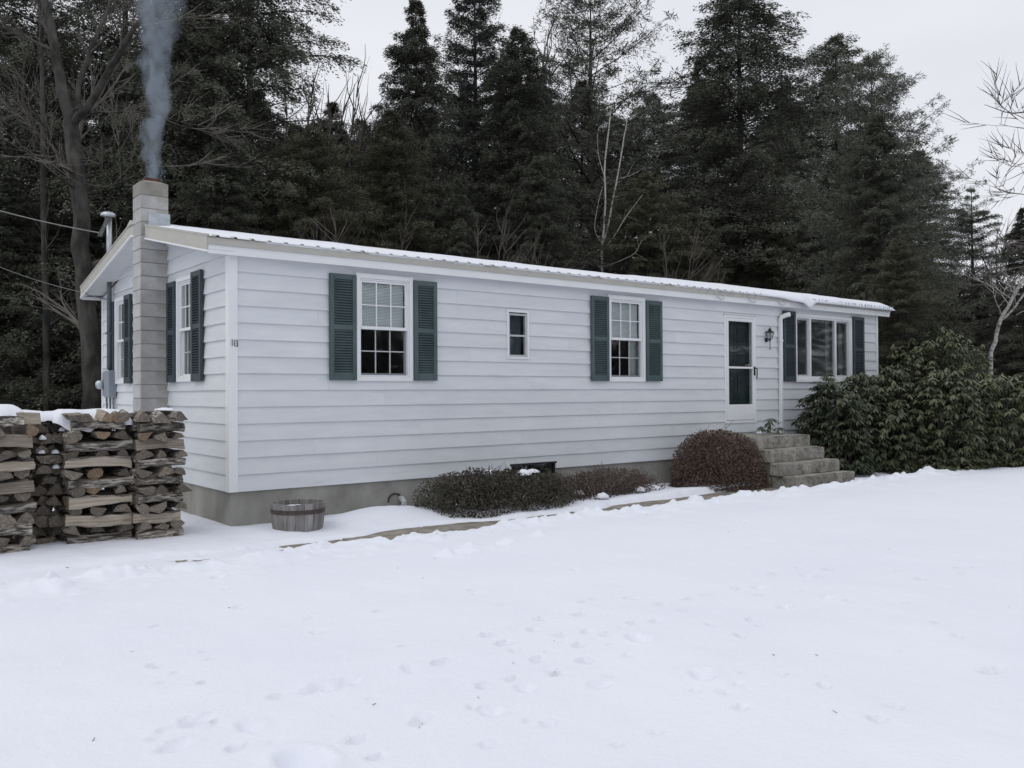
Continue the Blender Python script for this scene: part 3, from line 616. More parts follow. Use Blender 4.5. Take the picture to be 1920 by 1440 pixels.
# chimney of concrete blocks, flue on top
ch = empty('chimney', (-.205, 2.755, GZ), house)
CHX0, CHX1 = -0.415, -0.008
zc = -0.62; BH = 0.203; topz = 4.47; n = int(round((topz-zc)/BH)); BH = (topz-zc)/n
rb = random.Random(9)
bmesh_b = MB().box(CHX0, CHX1, CHY0, CHY1, 0.006, BH-.005).mesh('block', M['block'], bevel=.006, seg=2)
bmesh_t = MB().box(CHX0, CHX1, CHY0, CHY1, 0.006, BH-.005).mesh('block', M['blocktop'], bevel=.006, seg=2)
for i in range(n):
    o = link('block', bmesh_t if i >= n-1 else bmesh_b, ch, (rb.uniform(-.004, .004), rb.uniform(-.004, .004), zc+i*BH))
MB().box(CHX0+.009, CHX1-.009, CHY0+.009, CHY1-.009, zc, topz-.02).build('mortar', M['mortar'], ch)
MB().poly([(CHX0+.01, CHY0+.01, topz-.004), (CHX1-.01, CHY0+.01, topz-.004), (CHX1-.01, CHY1-.01, topz-.004), (CHX0+.01, CHY1-.01, topz-.004), (CHX0+.09, CHY0+.09, topz+.035), (CHX1-.09, CHY0+.09, topz+.035), (CHX1-.09, CHY1-.09, topz+.035), (CHX0+.09, CHY1-.09, topz+.035)],
    [(0, 1, 5, 4), (1, 2, 6, 5), (2, 3, 7, 6), (3, 0, 4, 7), (4, 5, 6, 7)]).build('crown', M['blocktop'], ch)
hollow(MB(), CHX0+.09, CHX1-.09, CHY0+.09, CHY1-.09, .025, 0, .05).build('flue_liner', M['flue'], ch, fn=lambda x, y, z: (x, z, topz+.03+y))
MB().box(-.305, .012, CHY0-.018, CHY0-.008, 3.79, 4.005).build('flashing', M['galv'], ch)

# service mast and meter on the gable
mxx, mxy = -.10, 5.66
ms = MB().tube([(mxx, mxy, 1.72), (mxx, mxy, 4.42)], .042, 10).build('service_mast', M['pipe'], house, smooth=True)
MB().tube([(mxx, mxy, 3.5), (mxx, mxy, 4.43)], .046, 10).build('mast_pipe', M['galv'], ms, smooth=True)
MB().lathe([(.045, -.07), (.06, -.02), (.125, -.015), (.13, .01), (.115, .045), (.06, .07), (0, .075)], (0, 0, 0), 14).build('weather_head', M['galv'], ms, smooth=True, fn=lambda x, y, z: (mxx-.03+x*1.0, mxy-.05+y*1.25, 4.47+z+.12*y))
for k, dxx in enumerate((-.03, 0, .03)):
    MB().tube([(mxx+dxx-.04, mxy-.13, 4.44), (mxx+dxx-.12, mxy-.2+.05*k, 4.25), (mxx+dxx-.17, mxy-.1, 4.12), (mxx+dxx-.14, mxy+.05, 4.10), (mxx-.10, mxy+.1, 4.17)], .011, 5).build('drip_loop', M['palecable'] if k == 1 else M['cable'], ms)
for zz in (2.35, 3.35): MB().box(mxx-.055, -.0, mxy-.055, mxy+.055, zz, zz+.04).build('pipe_clamp', M['pipe'], ms)
eb = MB().box(-.16, -.024, 5.47, 5.80, 1.22, 1.70).build('meter_box', M['greybox'], house, bevel=.012)
MB().lathe([(.0, 0), (.085, 0), (.085, .05), (.075, .09), (.05, .11), (0, .115)], n=16, cap=False).build('meter_dial', M['galv'], eb, fn=lambda x, y, z: (-.13-z*1.2, 5.93+x, 1.45+y), smooth=True)
MB().box(-.13, -.024, 5.83, 6.05, 1.25, 1.68).build('meter_base', M['greybox'], eb, bevel=.01)
for k in range(3): MB().tube([(-.06-.03*k, 5.55+.11*k, 1.24), (-.05-.03*k, 5.57+.10*k, .9), (-.05, 5.6+.08*k, 0.2)], .016, 6).build('conduit', M['cable'] if k else M['palecable'], eb)
ph = MB().tube([(-.36, 6.45, 3.17), (-.33, 6.1, 3.08), (-.2, 5.8, 3.0), (-.08, 5.72, 2.98)], .009, 5).build('eave_cable', M['cable'], house)

# overhead wires running off to the left
def wire(name, a, b, sag, r, m, label):
    a, b = Vector(a), Vector(b); P = [a.lerp(b, t)-Vector((0, 0, sag*4*t*(1-t))) for t in np.linspace(0, 1, 24)]
    tag(MB().tube(P, r, 5).build(name, m), label, 'cable', 'cables running off to the left')
e1 = at(0, 384, 17.6); s1 = np.array([mxx-.09, mxy+.1, 4.17])
wire('power_cable', s1, e1+(e1-s1)*1.2, .12, .010, M['palecable'], 'thick pale power cable sagging to the mast beside the chimney')
e2 = at(0, 486, 20); s2 = np.array([-.36, 6.62, 3.18])
wire('phone_cable', s2, e2+(e2-s2)*1.2, .18, .008, M['cable'], 'thin lower cable running from the rear eave into the woods')

# ------------------------------------------------------------ snow lying on the roof
nxs, nss = 420, 22
xr = np.linspace(RX0+.02, RX1+.05, nxs); ur = np.linspace(0, 1, nss)
XR, UR = np.meshgrid(xr, ur, indexing='ij')
wob = fbm(XR*2.2, XR*0+4, 4)
edge = EAVE_Y-.03+0.05*wob-0.08*sstep(9.5, 13.5, XR)+.10*(1-sstep(-.4, .6, XR))
edge -= 0.10*np.exp(-((XR-12.35)/.28)**2)
YR = edge+(RIDGE_Y-.05-edge)*UR**1.8
thick = 0.052+0.035*fbm(XR*1.3, YR*1.3, 3)+0.045*sstep(10, 12.5, XR)
prof = np.sqrt(np.clip(UR/.22, 0, 1))
endx = np.sqrt(np.clip((XR-(RX0+.02))/.35, 0, 1))*np.sqrt(np.clip((RX1+.05-XR)/.35, 0, 1))
# bare round the chimney
dch = np.maximum(np.abs(XR+.2)-.22, np.abs(YR-2.75)-.25); chm = sstep(0.0, .25, dch)
base = EAVE_Z+SL*(YR-EAVE_Y)+.012
ZR = base+thick*prof*endx*chm+0.0
sagE = np.exp(-(UR/.10)**2)
ZR -= sagE*(0.02+0.02*np.clip(wob, 0, 1)+.03*sstep(10.5, 13.5, XR)+.15*np.exp(-((XR-12.55)/.2)**2)+.03*np.exp(-((XR-12.1)/.3)**2))
ZB = np.maximum(base-.002, 0)-sagE*(.0+.05*sstep(10.5, 13.5, XR)+.15*np.exp(-((XR-12.55)/.2)**2)+.03*np.exp(-((XR-12.1)/.3)**2)); ZB = np.minimum(ZB, ZR-.001)
V = np.concatenate([np.stack([XR, YR, ZR], -1).reshape(-1, 3), np.stack([XR, YR+.03*sagE, ZB], -1).reshape(-1, 3)])
I = (np.arange(nxs-1)[:, None]*nss+np.arange(nss-1)[None, :]); T = np.stack([I, I+nss, I+nss+1, I+1], -1).reshape(-1, 4); N0 = nxs*nss
Bt = T[:, ::-1]+N0
e = np.arange(nxs-1)*nss; E0 = np.stack([e, e+N0, e+nss+N0, e+nss], -1)
k = np.arange(nss-1); S0 = np.stack([k, k+1, k+1+N0, k+N0], -1); k2 = k+(nxs-1)*nss; S1 = np.stack([k2, k2+N0, k2+1+N0, k2+1], -1)
rsn = link('roof_snow', npmesh('roof_snow', V, np.concatenate([T, Bt, E0, S0, S1]), M['capsnow'], True))
tag(rsn, 'layer of snow lying on the front roof slope, drooping over the eave', 'snow', kind='stuff')
ic = MB(); ri = random.Random(2)
for i in range(150):
    x_ = ri.uniform(12.75, 16.05); y_ = EAVE_Y-.07+ri.uniform(-.025, .02); z_ = EAVE_Z-.01; L_ = ri.uniform(.03, .09)*(1.4 if x_ > 15.6 else 1)
    ic.tube([(x_, y_, z_+.03), (x_, y_, z_-L_*.5), (x_, y_, z_-L_)], [.014, .008, .001], 5, cap=False)
for i in range(30):
    x_ = ri.uniform(8.9, 12.0); ic.tube([(x_, EAVE_Y-.05, EAVE_Z+.0), (x_, EAVE_Y-.045, EAVE_Z-.04), (x_, EAVE_Y-.045, EAVE_Z-ri.uniform(.05, .11))], [.008, .005, .001], 5, cap=False)
tag(ic.build('icicles', M['ice'], smooth=True), 'fringe of short icicles along the right half of the eave', 'icicles', kind='stuff')

# ------------------------------------------------------------ entrance steps
st = empty('entrance_steps', (10.3, -1.0, GZ)); tag(st, 'four worn concrete steps leading up to the white storm door', 'steps')
tz = [.42, .2, -.03, -.25]; fy = [-1.28, -1.56, -1.84, -2.10]; rsx = [11.02, 11.06, 11.12, 11.22]
def rough_block(x0, x1, y0, y1, z0, z1, name, seed):
    bm = bmesh.new(); bmesh.ops.create_cube(bm, size=1)
    for v in bm.verts: v.co = ((x0+x1)/2+v.co.x*(x1-x0), (y0+y1)/2+v.co.y*(y1-y0), (z0+z1)/2+v.co.z*(z1-z0))
    bmesh.ops.bevel(bm, geom=list(bm.edges), offset=.018, segments=2, affect='EDGES')
    bmesh.ops.subdivide_edges(bm, edges=[e for e in bm.edges if e.calc_length() > .2], cuts=5, use_grid_fill=True)
    r = random.Random(seed)
    for v in bm.verts: v.co += Vector((r.uniform(-1, 1), r.uniform(-1, 1), r.uniform(-1, .6)))*.007
    me = bpy.data.meshes.new(name); bm.to_mesh(me); bm.free(); me.materials.append(M['step']); return link(name, me, st)
for i in range(4):
    rough_block(9.35-.02*i, rsx[i], fy[i], -0.035 if i == 0 else fy[i-1]-.001+.02, (tz[i+1]-.01 if i < 3 else -.60), tz[i], 'landing' if i == 0 else 'step', 40+i)
    if i < 3: pass
rough_block(9.36, 11.0, -1.26, -.04, -.60, .19, 'step_base', 50)
rough_block(9.36, 11.02, -1.54, -1.27, -.60, -.04, 'step_base', 51); rough_block(9.36, 11.06, -1.82, -1.55, -.60, -.26, 'step_base', 52)
def snow_patch(name, cx, cy, z, rx, ry, h, label, seed=0, zfn=None):
    n = 26; g_ = np.linspace(-1, 1, n); A, B_ = np.meshgrid(g_, g_, indexing='ij')
    rr = np.sqrt(A**2+B_**2); ang = np.arctan2(B_, A)
    lim = 0.82+0.35*fbm(np.cos(ang)*1.5+seed, np.sin(ang)*1.5+seed*2.3, 3)
    t_ = np.clip(1-(rr/lim)**2, 0, 1); hh = h*np.sqrt(t_)*(1+.6*fbm(A*3+seed, B_*3, 3))
    sc_ = np.where(rr > lim, lim/np.maximum(rr, 1e-6), 1)
    P = np.stack([cx+A*sc_*rx, cy+B_*sc_*ry, z+hh], -1)
    if zfn is not None: P[..., 2] += zfn(P[..., 0], P[..., 1])
    I_ = (np.arange(n-1)[:, None]*n+np.arange(n-1)[None, :])
    o = link(name, npmesh(name, P.reshape(-1, 3), np.stack([I_, I_+n, I_+n+1, I_+1], -1).reshape(-1, 4), M['capsnow'], True))
    return tag(o, label, 'snow', kind='stuff')
snow_patch('landing_snow', 10.9, -.32, .415, .30, .22, .06, 'thin drift of snow left on the top step below the storm door', 3)

# ------------------------------------------------------------ half barrel planter
pl = empty('barrel_planter', (0.53, -0.86, -.44)); tag(pl, 'weathered half barrel planter with a rusty hoop against the foundation', 'planter')
cx, cy = 0.53, -0.86; nst = 18; zb0, zb1 = -.53, -.085
for i in range(nst):
    a0, a1 = 2*math.pi*i/nst+.005, 2*math.pi*(i+1)/nst-.005; mb = MB(); P = []
    hj = random.uniform(-.006, .004)
    for z, r in ((zb0, .285), (zb0+.2, .318), (zb1+hj, .336)):
        for rr in (r, r-.028):
            for a in (a0, (a0+a1)/2, a1): P.append((cx+rr*math.cos(a), cy+rr*math.sin(a), z))
    fs = []
    for k in range(2):
        b0 = k*6; b1 = b0+6
        fs += [(b0, b0+1, b1+1, b1), (b0+1, b0+2, b1+2, b1+1), (b0+4, b0+3, b1+3, b1+4), (b0+5, b0+4, b1+4, b1+5), (b0+2, b0+5, b1+5, b1+2), (b0+3, b0, b1, b1+3)]
    fs += [(12, 13, 16, 15), (13, 14, 17, 16), (0, 3, 4, 1), (1, 4, 5, 2)]
    mb.poly(P, fs).build('stave', M['stave'], pl)
for (z, h_, r) in ((-.21, .055, .331), (-.50, .04, .292)):
    MB().lathe([(r, z), (r+.006, z+h_), (r-.004, z+h_), (r-.006, z)], (cx, cy, 0), 36, cap=False).build('hoop', M['hoop'], pl)
MB().lathe([(.0, -.17), (.31, -.17)], (cx, cy, 0), 24, cap=False).build('soil', M['soil'], pl)
snow_patch('planter_snow', cx-.05, cy-.02, -.17, .27, .26, .05, 'patch of snow inside the half barrel planter', 5)

# ------------------------------------------------------------ firewood
def log_mesh(seed, kind, L, pale):
    r = random.Random(seed); n = 9; pts = []; ism = []
    if kind == 'round':
        for i in range(n): a = 2*math.pi*i/n; rr = .5*r.uniform(.9, 1.06); pts.append((rr*math.cos(a), rr*math.sin(a)))
        bark = [True]*n
    elif kind == 'half':
        pts = [(-.5, -.30)]+[(.5*math.cos(math.pi*(1-i/6))*r.uniform(.93, 1.05), -.30+.66*math.sin(math.pi*(1-i/6))*r.uniform(.9, 1.05)+.03) for i in range(7)]+[(.5, -.30)]
        bark = [i not in (len(pts)-1,) for i in range(len(pts))]
        if r.random() < .35: pts = [(x_, -y_) for x_, y_ in pts][::-1]; bark = [i != len(pts)-1 for i in range(len(pts))]
    else:
        pts = [(-.5, -.38)]+[(.46, -.38+.0)]+[(.5+r.uniform(-.06, .02), -.15), (.42, .12), (.22, .34), (-.02, .48)]
        bark = [False, True, True, True, True, False]
        if r.random() < .5: pts = [(-x_, y_) for x_, y_ in pts]
        if r.random() < .3: pts = [(x_, -y_) for x_, y_ in pts]
    n = len(pts); mb = MB(); K = 5; V_ = []
    bend = r.uniform(-.2, .2); tw = r.uniform(-.12, .12); tp = r.uniform(.9, 1.08)
    for k in range(K):
        t = k/(K-1); s_ = (1+(tp-1)*t); bz = bend*4*t*(1-t); c_, s2 = math.cos(tw*t), math.sin(tw*t)
        for (x_, z_) in pts:
            jx, jz = (r.uniform(-.055, .055), r.uniform(-.055, .055))
            V_.append(((x_*c_-z_*s2)*s_+jx, (t-.5)*L, (x_*s2+z_*c_)*s_+jz+bz))
    n0 = len(mb.v); mb.v += V_
    for k in range(K-1):
        for j in range(n):
            mb.f.append((k*n+j, k*n+(j+1) % n, (k+1)*n+(j+1) % n, (k+1)*n+j)); mb.mi.append(0 if bark[j] else 1)
    mb.f += [tuple(range(n))[::-1], tuple((K-1)*n+j for j in range(n))]; mb.mi += [2, 2]
    me = bpy.data.meshes.new('log'); me.from_pydata(mb.v, [], mb.f); 
    for m_ in ([M['bark'], M['pale'], M['paleend']] if pale else [M['bark'], M['split'], M['endgrain']]): me.materials.append(m_)
    me.polygons.foreach_set('material_index', mb.mi); me.update()
    bm = bmesh.new(); bm.from_mesh(me); bmesh.ops.recalc_face_normals(bm, faces=bm.faces); bm.to_mesh(me); bm.free(); return me
LOGS = {p: [log_mesh(100+i+50*p, ['half', 'wedge', 'half', 'wedge', 'round', 'wedge', 'half'][i % 7], 1.0, p) for i in range(11)] for p in (0, 1)}
def plank_mesh(seed):
    r = random.Random(seed); K = 7; pts = [(-.5, -.42), (0, -.48), (.5, -.4), (.52, 0), (.46, .42), (0, .5), (-.48, .4), (-.52, 0)]; n = 8; V_ = []; f_ = []; mi = []
    b1, b2 = r.uniform(-.4, .4), r.uniform(-.35, .35)
    for k in range(K):
        t = k/(K-1)
        for (x_, z_) in pts: V_.append((x_+r.uniform(-.06, .06), t-.5+r.uniform(-.012, .012), z_*.9*(1+b1*(t-.5)*2)+r.uniform(-.07, .07)+b2*4*t*(1-t)))
    for k in range(K-1):
        for j in range(n): f_.append((k*n+j, k*n+(j+1) % n, (k+1)*n+(j+1) % n, (k+1)*n+j)); mi.append(0 if j in (4, 5) else 1)
    f_ += [tuple(range(n))[::-1], tuple((K-1)*n+j for j in range(n))]; mi += [2, 2]
    me = bpy.data.meshes.new('log'); me.from_pydata(V_, [], f_)
    for m_ in (M['bark'], M['pale'], M['paleend']): me.materials.append(m_)
    me.polygons.foreach_set('material_index', mi); me.update(); return me
PLANK = [plank_mesh(300+i) for i in range(4)]
rl = random.Random(21)
def put_log(c, L, axis, th, label, group, pale=False, wd=None, flat=False, tilt=.05, roll=.08):
    me = rl.choice(PLANK) if flat else rl.choice(LOGS[1 if pale else 0])
    o = link('firewood_log', me, None, c)
    wd = wd or th*rl.uniform(1.0, 1.35)
    o.scale = (wd, L, th)
    rz = (math.pi/2 if axis == 'x' else 0)+(math.pi if rl.random() < .5 else 0)+rl.uniform(-tilt, tilt)
    o.rotation_euler = (rl.uniform(-.04, .04), rl.uniform(-roll, roll), rz)
    return tag(o, label, 'log', group)
ORD = ['lowest', 'second', 'third', 'fourth', 'fifth', 'sixth', 'seventh', 'eighth', 'ninth', 'tenth', 'eleventh', 'twelfth', 'topmost']
def crib(x0, x1, yf, z0, z1, nlay, where, pale=(), start=0):
    th = (z1-z0)/nlay; w = x1-x0
    for k in range(nlay):
        z = z0+th*(k+.5); sh = rl.uniform(-.03, .03); lay = (ORD[k] if k < nlay-1 else 'topmost')+' layer of '+where
        if (k+start) % 2 == 0:
            for j in range(3):
                p = (k in pale and j == 0)
                put_log((x0+w/2+sh+rl.uniform(-.025, .025), yf+.075+j*(w-.16)/2+rl.uniform(-.03, .03), z), w*rl.uniform(.82, 1.05), 'x', th*rl.uniform(1.05, 1.5), ('pale split log' if p else 'grey log')+' lying crosswise, '+['front', 'middle', 'rear'][j]+', '+lay, 'logs of '+where, p, wd=rl.uniform(.12, .17), tilt=.07, flat=p)
        else:
            for j in range(3):
                p = rl.random() < .16
                put_log((x0+.085+j*(w-.17)/2+rl.uniform(-.035, .035), yf+w/2+rl.uniform(-.07, .07), z), w*rl.uniform(.92, 1.05), 'y', th*rl.uniform(.95, 1.35), ('pale-ended' if p else 'grey')+' log end on, '+['left', 'middle', 'right'][j]+', '+lay, 'logs of '+where, p, wd=rl.uniform(.12, .20), tilt=.1, roll=.35)
crib(-1.285, -.72, -.50, -.43, .93, 13, 'the crib by the house corner', pale=(2,))
for qn, (xx, yy, zz, L_, ax, th) in zip(('third', 'leftmost', 'fourth', 'rightmost', 'second'), ((-1.02, -.36, .99, .5, 'y', .15), (-1.2, -.30, 1.0, .42, 'y', .16), (-.88, -.33, 1.01, .5, 'y', .14), (-.86, -.22, .99, .4, 'x', .13), (-1.05, -.12, 1.0, .5, 'x', .15))):
    put_log((xx, yy, zz), L_, ax, th, qn+' loose log on top of the crib by the house corner', 'loose top logs beside the house corner', tilt=.5)
crib(-2.0, -1.315, -.34, -.43, .96, 13, 'the middle crib', pale=(2, 4, 8))
for qn, xx in zip(('leftmost', 'second', 'third, pale', 'fourth, pale', 'rightmost'), (-1.93, -1.78, -1.62, -1.45, -1.36)):
    put_log((xx, -.12+rl.uniform(-.05, .05), 1.01), .5, 'y', .13, qn+' loose log poking out of the snow on the middle crib', 'loose top logs of the middle crib', pale=xx in (-1.62, -1.45), tilt=.2)
crib(-2.98, -2.345, -.52, -.47, .93, 12, 'the left crib', pale=(8,))
for j, xx in enumerate((-2.9, -2.62, -2.46)):
    put_log((xx, -.42, 1.0), .36, 'x', .15, ['leftmost', 'middle', 'rightmost'][j]+' reddish log on top of the left crib', 'top logs of the crib at the left edge', tilt=.1)
for k in range(12):
    for j in range(3):
        put_log((-2.30+j*.11+rl.uniform(-.03, .03), .12+rl.uniform(-.16, .16)+.010*k, -.40+k*.117), .42, 'y', rl.uniform(.11, .16), ['left', 'middle', 'right'][j]+' dark log, '+(ORD[k] if k < 11 else 'topmost')+' row of the hollow between the two left cribs', 'logs in the hollow between the two left cribs', tilt=.22)
# rows running back behind the cribs: outermost logs only
for k in range(12):
    for xx, yy in ((-1.65, .55), (-2.66, .45), (-1.0, .3)):
        put_log((xx, yy+rl.uniform(-.03, .03), -.40+k*.115), .62, 'x', .13, (ORD[k] if k < 11 else 'topmost')+' log in the row behind '+{-1.65: 'the middle crib', -2.66: 'the left crib', -1.0: 'the crib by the house corner'}[xx], 'logs in the rows behind the cribs', wd=.2)
def cap_snow(x0, x1, y0, y1, z, h, label, seed, drop=0.0):
    n, m_ = 46, 34; A, B_ = np.meshgrid(np.linspace(0, 1, n), np.linspace(0, 1, m_), indexing='ij')
    ed = np.minimum(np.minimum(A, 1-A)*(x1-x0), np.minimum(B_, 1-B_)*(y1-y0))
    t = np.sqrt(np.clip(ed/.12, 0, 1)); XX = x0+(x1-x0)*A; YY = y0+(y1-y0)*B_
    XX = XX+.06*fbm(YY*4+seed, XX*4, 2)*(1-t); YY2 = YY+.16*fbm(XX*3.4+seed, YY*0+seed, 3)*np.exp(-(B_/.25)**2)
    hh = h*t*(1+.7*fbm(XX*2.1+seed, YY*2.1, 3))+.05*fbm(XX*1.6+seed*3, YY*1.6, 2)*t
    Z_ = z+hh-drop*np.exp(-(B_/.08)**2)*np.clip(fbm(XX*5+seed, YY*0, 2)+.2, 0, 1)*2
    V_ = np.concatenate([np.stack([XX, YY2, Z_], -1).reshape(-1, 3), np.stack([XX, YY2, np.minimum(z-.01+0*Z_, Z_-.002)], -1).reshape(-1, 3)])
    I_ = (np.arange(n-1)[:, None]*m_+np.arange(m_-1)[None, :]); T_ = np.stack([I_, I_+m_, I_+m_+1, I_+1], -1).reshape(-1, 4); N_ = n*m_
    e_ = np.arange(n-1)*m_; k_ = np.arange(m_-1); k2_ = k_+(n-1)*m_; e2_ = e_+m_-1
    Fs = np.concatenate([T_, T_[:, ::-1]+N_, np.stack([e_, e_+N_, e_+m_+N_, e_+m_], -1), np.stack([k_, k_+1, k_+1+N_, k_+N_], -1), np.stack([k2_, k2_+N_, k2_+1+N_, k2_+1], -1), np.stack([e2_, e2_+m_, e2_+m_+N_, e2_+N_], -1)])
    return tag(link('snow_cap', npmesh('snow_cap', V_, Fs, M['capsnow'], True)), label, 'snow', kind='stuff')
cap_snow(-2.12, -1.27, -.26, 1.0, .985, .10, 'thick rounded cap of snow on the middle firewood crib', 1.7, .12)
cap_snow(-3.1, -2.40, -.45, .9, 1.06, .10, 'cap of snow on the firewood crib at the left edge', 4.1, .03)
cap_snow(-2.42, -2.05, -.02, .9, 1.0, .09, 'snow lying in the dip between the two left firewood cribs', 6.3, .06)
snow_patch('log_snow', -.93, -.32, 1.08, .13, .17, .03, 'thin slice of snow on the loose logs beside the house corner', 8)
for i, (px, py) in enumerate(((80, 824), (77, 850), (104, 850), (83, 868), (105, 878), (117, 808))):
    q = onY(px, py, -.10); snow_patch('log_snow', q[0], q[1], q[2], .05, .06, .045, 'small clump of snow caught between the two left firewood cribs', 11+i)

# ------------------------------------------------------------ leafy shrubs
def rand_unit(rg, n):
    v = rg.normal(size=(n, 3)); return v/np.linalg.norm(v, axis=1)[:, None]
def leaf_quads(P, D, W, L, w):
    # rhomb leaves: base P, direction D, width vector W
    A = P; C = P+D*L[:, None]; mid = P+D*(L*0.5)[:, None]
    B_ = mid+W*w[:, None]; E_ = mid-W*w[:, None]
    V_ = np.stack([A, B_, C, E_], 1).reshape(-1, 3); return V_, np.arange(len(V_)).reshape(-1, 4)
def perp(rg, D):
    r = rand_unit(rg, len(D)); w = np.cross(D, r); return w/np.maximum(np.linalg.norm(w, axis=1)[:, None], 1e-6)
def dense_bush(name, label, c, rx, ry, h, n, L, w, mt, stem, seed, cat='shrub', group=None, boxy=2.0, inner=.55, up=.3, lump=.25):
    rg = np.random.RandomState(seed); t = empty(name, (c[0], c[1], c[2])); tag(t, label, cat, group)
    d = rand_unit(rg, n); d[:, 2] = np.abs(d[:, 2])*1.0-.12
    nrm = (np.abs(d[:, 0])**boxy+np.abs(d[:, 1])**boxy+np.abs(d[:, 2])**boxy)**(1/boxy)
    rad = (inner+(1-inner)*rg.rand(n)**.45)*(1+lump*2*fbm(d[:, 0]*2.6+seed, d[:, 1]*2.6+d[:, 2]*2, 3))
    P = d/nrm[:, None]*rad[:, None]*np.array([rx, ry, h]); P[:, 2] = np.maximum(P[:, 2], .01)
    P += np.array(c); D = d*.6+rand_unit(rg, n)*.9; D[:, 2] += up; D /= np.linalg.norm(D, axis=1)[:, None]
    V_, F_ = leaf_quads(P, D, perp(rg, D), L*rg.uniform(.6, 1.3, n), w*rg.uniform(.6, 1.3, n))
    cr = link('foliage', npmesh('foliage', V_, F_, mt), t); tag(cr, kind='stuff')
    sm = MB(); r = random.Random(seed)
    for i in range(170):
        a = r.uniform(0, 6.28); q = r.random()**.5; ex, ey, ez = math.cos(a)*rx*q, math.sin(a)*ry*q, h*r.uniform(.7, 1.16)*math.sqrt(max(0, 1-q*q*.75))
        b0 = (c[0]+ex*.25, c[1]+ey*.25, c[2]-.05); mid = (c[0]+ex*.7+r.uniform(-.05, .05), c[1]+ey*.7+r.uniform(-.05, .05), c[2]+ez*.55)
        sm.tube([b0, mid, (c[0]+ex, c[1]+ey, c[2]+ez)], [.009, .006, .002], 4, cap=False)
        for k in range(3):
            tt = r.uniform(.4, 1); p0 = Vector(mid).lerp(Vector((c[0]+ex, c[1]+ey, c[2]+ez)), tt); sm.tube([p0, p0+Vector((r.uniform(-.12, .12), r.uniform(-.12, .12), r.uniform(.02, .14)))], [.004, .0015], 3, cap=False)
    link('stems', sm.mesh('stems', stem), t)
    return t
dense_bush('barberry_bush', 'rounded red-brown clipped bush beside the entrance steps', (8.62, -.95, -.44), .93, .72, .98, 22000, .038, .013, M['barberry'], M['redtwig'], 5, boxy=2.5, inner=.6, lump=.06)
dense_bush('clipped_shrub', 'dark olive low shrub with snow on it below the cellar window', (3.62, -.98, -.44), 1.16, .60, .56, 20000, .036, .012, M['hedgeleaf'], M['trunk'], 6, boxy=3.4, inner=.5, lump=.22)
dense_bush('clipped_shrub', 'low reddish winter shrub between the olive shrub and the rounded bush', (5.75, -.80, -.44), 1.35, .48, .42, 8500, .034, .011, M['hedgered'], M['redtwig'], 8, boxy=2.8, inner=.4, lump=.22)
snow_patch('shrub_snow', 3.55, -.78, .06, .16, .12, .07, 'left lump of snow resting on the dark olive shrub', 21)
snow_patch('shrub_snow', 3.95, -1.12, .06, .15, .12, .08, 'middle lump of snow resting on the dark olive shrub', 22)
snow_patch('shrub_snow', 4.30, -.90, .06, .14, .11, .05, 'right lump of snow resting on the dark olive shrub', 23)
for i, (px, py) in enumerate(((1085, 925), (1130, 930), (1200, 918), (1230, 915))):
    q = onZ(px, py, -.34); snow_patch('shrub_snow', q[0], q[1], -.36, .13, .1, .07, 'small lump of snow caught in the front of the reddish winter shrub', 31+i)

def rhododendron(label, c, rx, ry, h, nw, mt, seed):
    rg = np.random.RandomState(seed); t = empty('rhododendron', tuple(c)); tag(t, label, 'shrub', 'rhododendrons beside the entrance')
    d = rand_unit(rg, nw); d[:, 2] = np.abs(d[:, 2])-.15
    rad = (.62+.38*rg.rand(nw)**.4)*(1+.5*fbm(d[:, 0]*2.4+seed, d[:, 1]*2.4+2*d[:, 2], 3))
    nrm = (np.abs(d[:, 0])**2.5+np.abs(d[:, 1])**2.5+np.abs(d[:, 2])**2.5)**(1/2.5)
    P = d/nrm[:, None]*rad[:, None]*np.array([rx, ry, h]); P[:, 2] = np.maximum(P[:, 2], rg.uniform(.02, .3, nw)); P += np.array(c)
    k = 9; az = rg.rand(nw, 1)*6.28+np.arange(k)[None, :]*2*np.pi/k+rg.uniform(-.25, .25, (nw, k)); dr = rg.uniform(-.95, -.15, (nw, 1))+rg.uniform(-.35, .3, (nw, k))
    ax = d*.45; ax[:, 2] += .8
    D = np.stack([np.cos(az)*np.cos(dr), np.sin(az)*np.cos(dr), np.sin(dr)], -1)+ (d*np.array([.25, .25, 0]))[:, None, :]
    D = D.reshape(-1, 3); D /= np.linalg.norm(D, axis=1)[:, None]; n = len(D)
    PP = np.repeat(P, k, 0); W = np.stack([-D[:, 1], D[:, 0], D[:, 2]*0], -1); W /= np.maximum(np.linalg.norm(W, axis=1)[:, None], 1e-6)
    L = rg.uniform(.13, .21, n); w = L*rg.uniform(.13, .18, n)
    a = PP+D*.012; m1_ = a+D*(L*.5)[:, None]; D2 = D.copy(); D2[:, 2] -= .35; D2 /= np.linalg.norm(D2, axis=1)[:, None]
    tip = m1_+D2*(L*.5)[:, None]; upv = np.cross(D, W)*0.25
    V_ = np.stack([a, m1_+W*w[:, None], tip, m1_-W*w[:, None]], 1).reshape(-1, 3); F_ = np.arange(len(V_)).reshape(-1, 4)
    tag(link('foliage', npmesh('foliage', V_, F_, mt), t), kind='stuff')
    sm = MB(); r = random.Random(seed)
    for i in range(0, nw, 8):
        p = Vector(P[i]); b0 = Vector((c[0]+(p.x-c[0])*.3, c[1]+(p.y-c[1])*.3, c[2])); mid = b0.lerp(p, .6)+Vector((r.uniform(-.1, .1), r.uniform(-.1, .1), -.12)); sm.tube([b0, mid, p], [.014, .008, .004], 4, cap=False)
    link('stems', sm.mesh('stems', M['twig']), t)
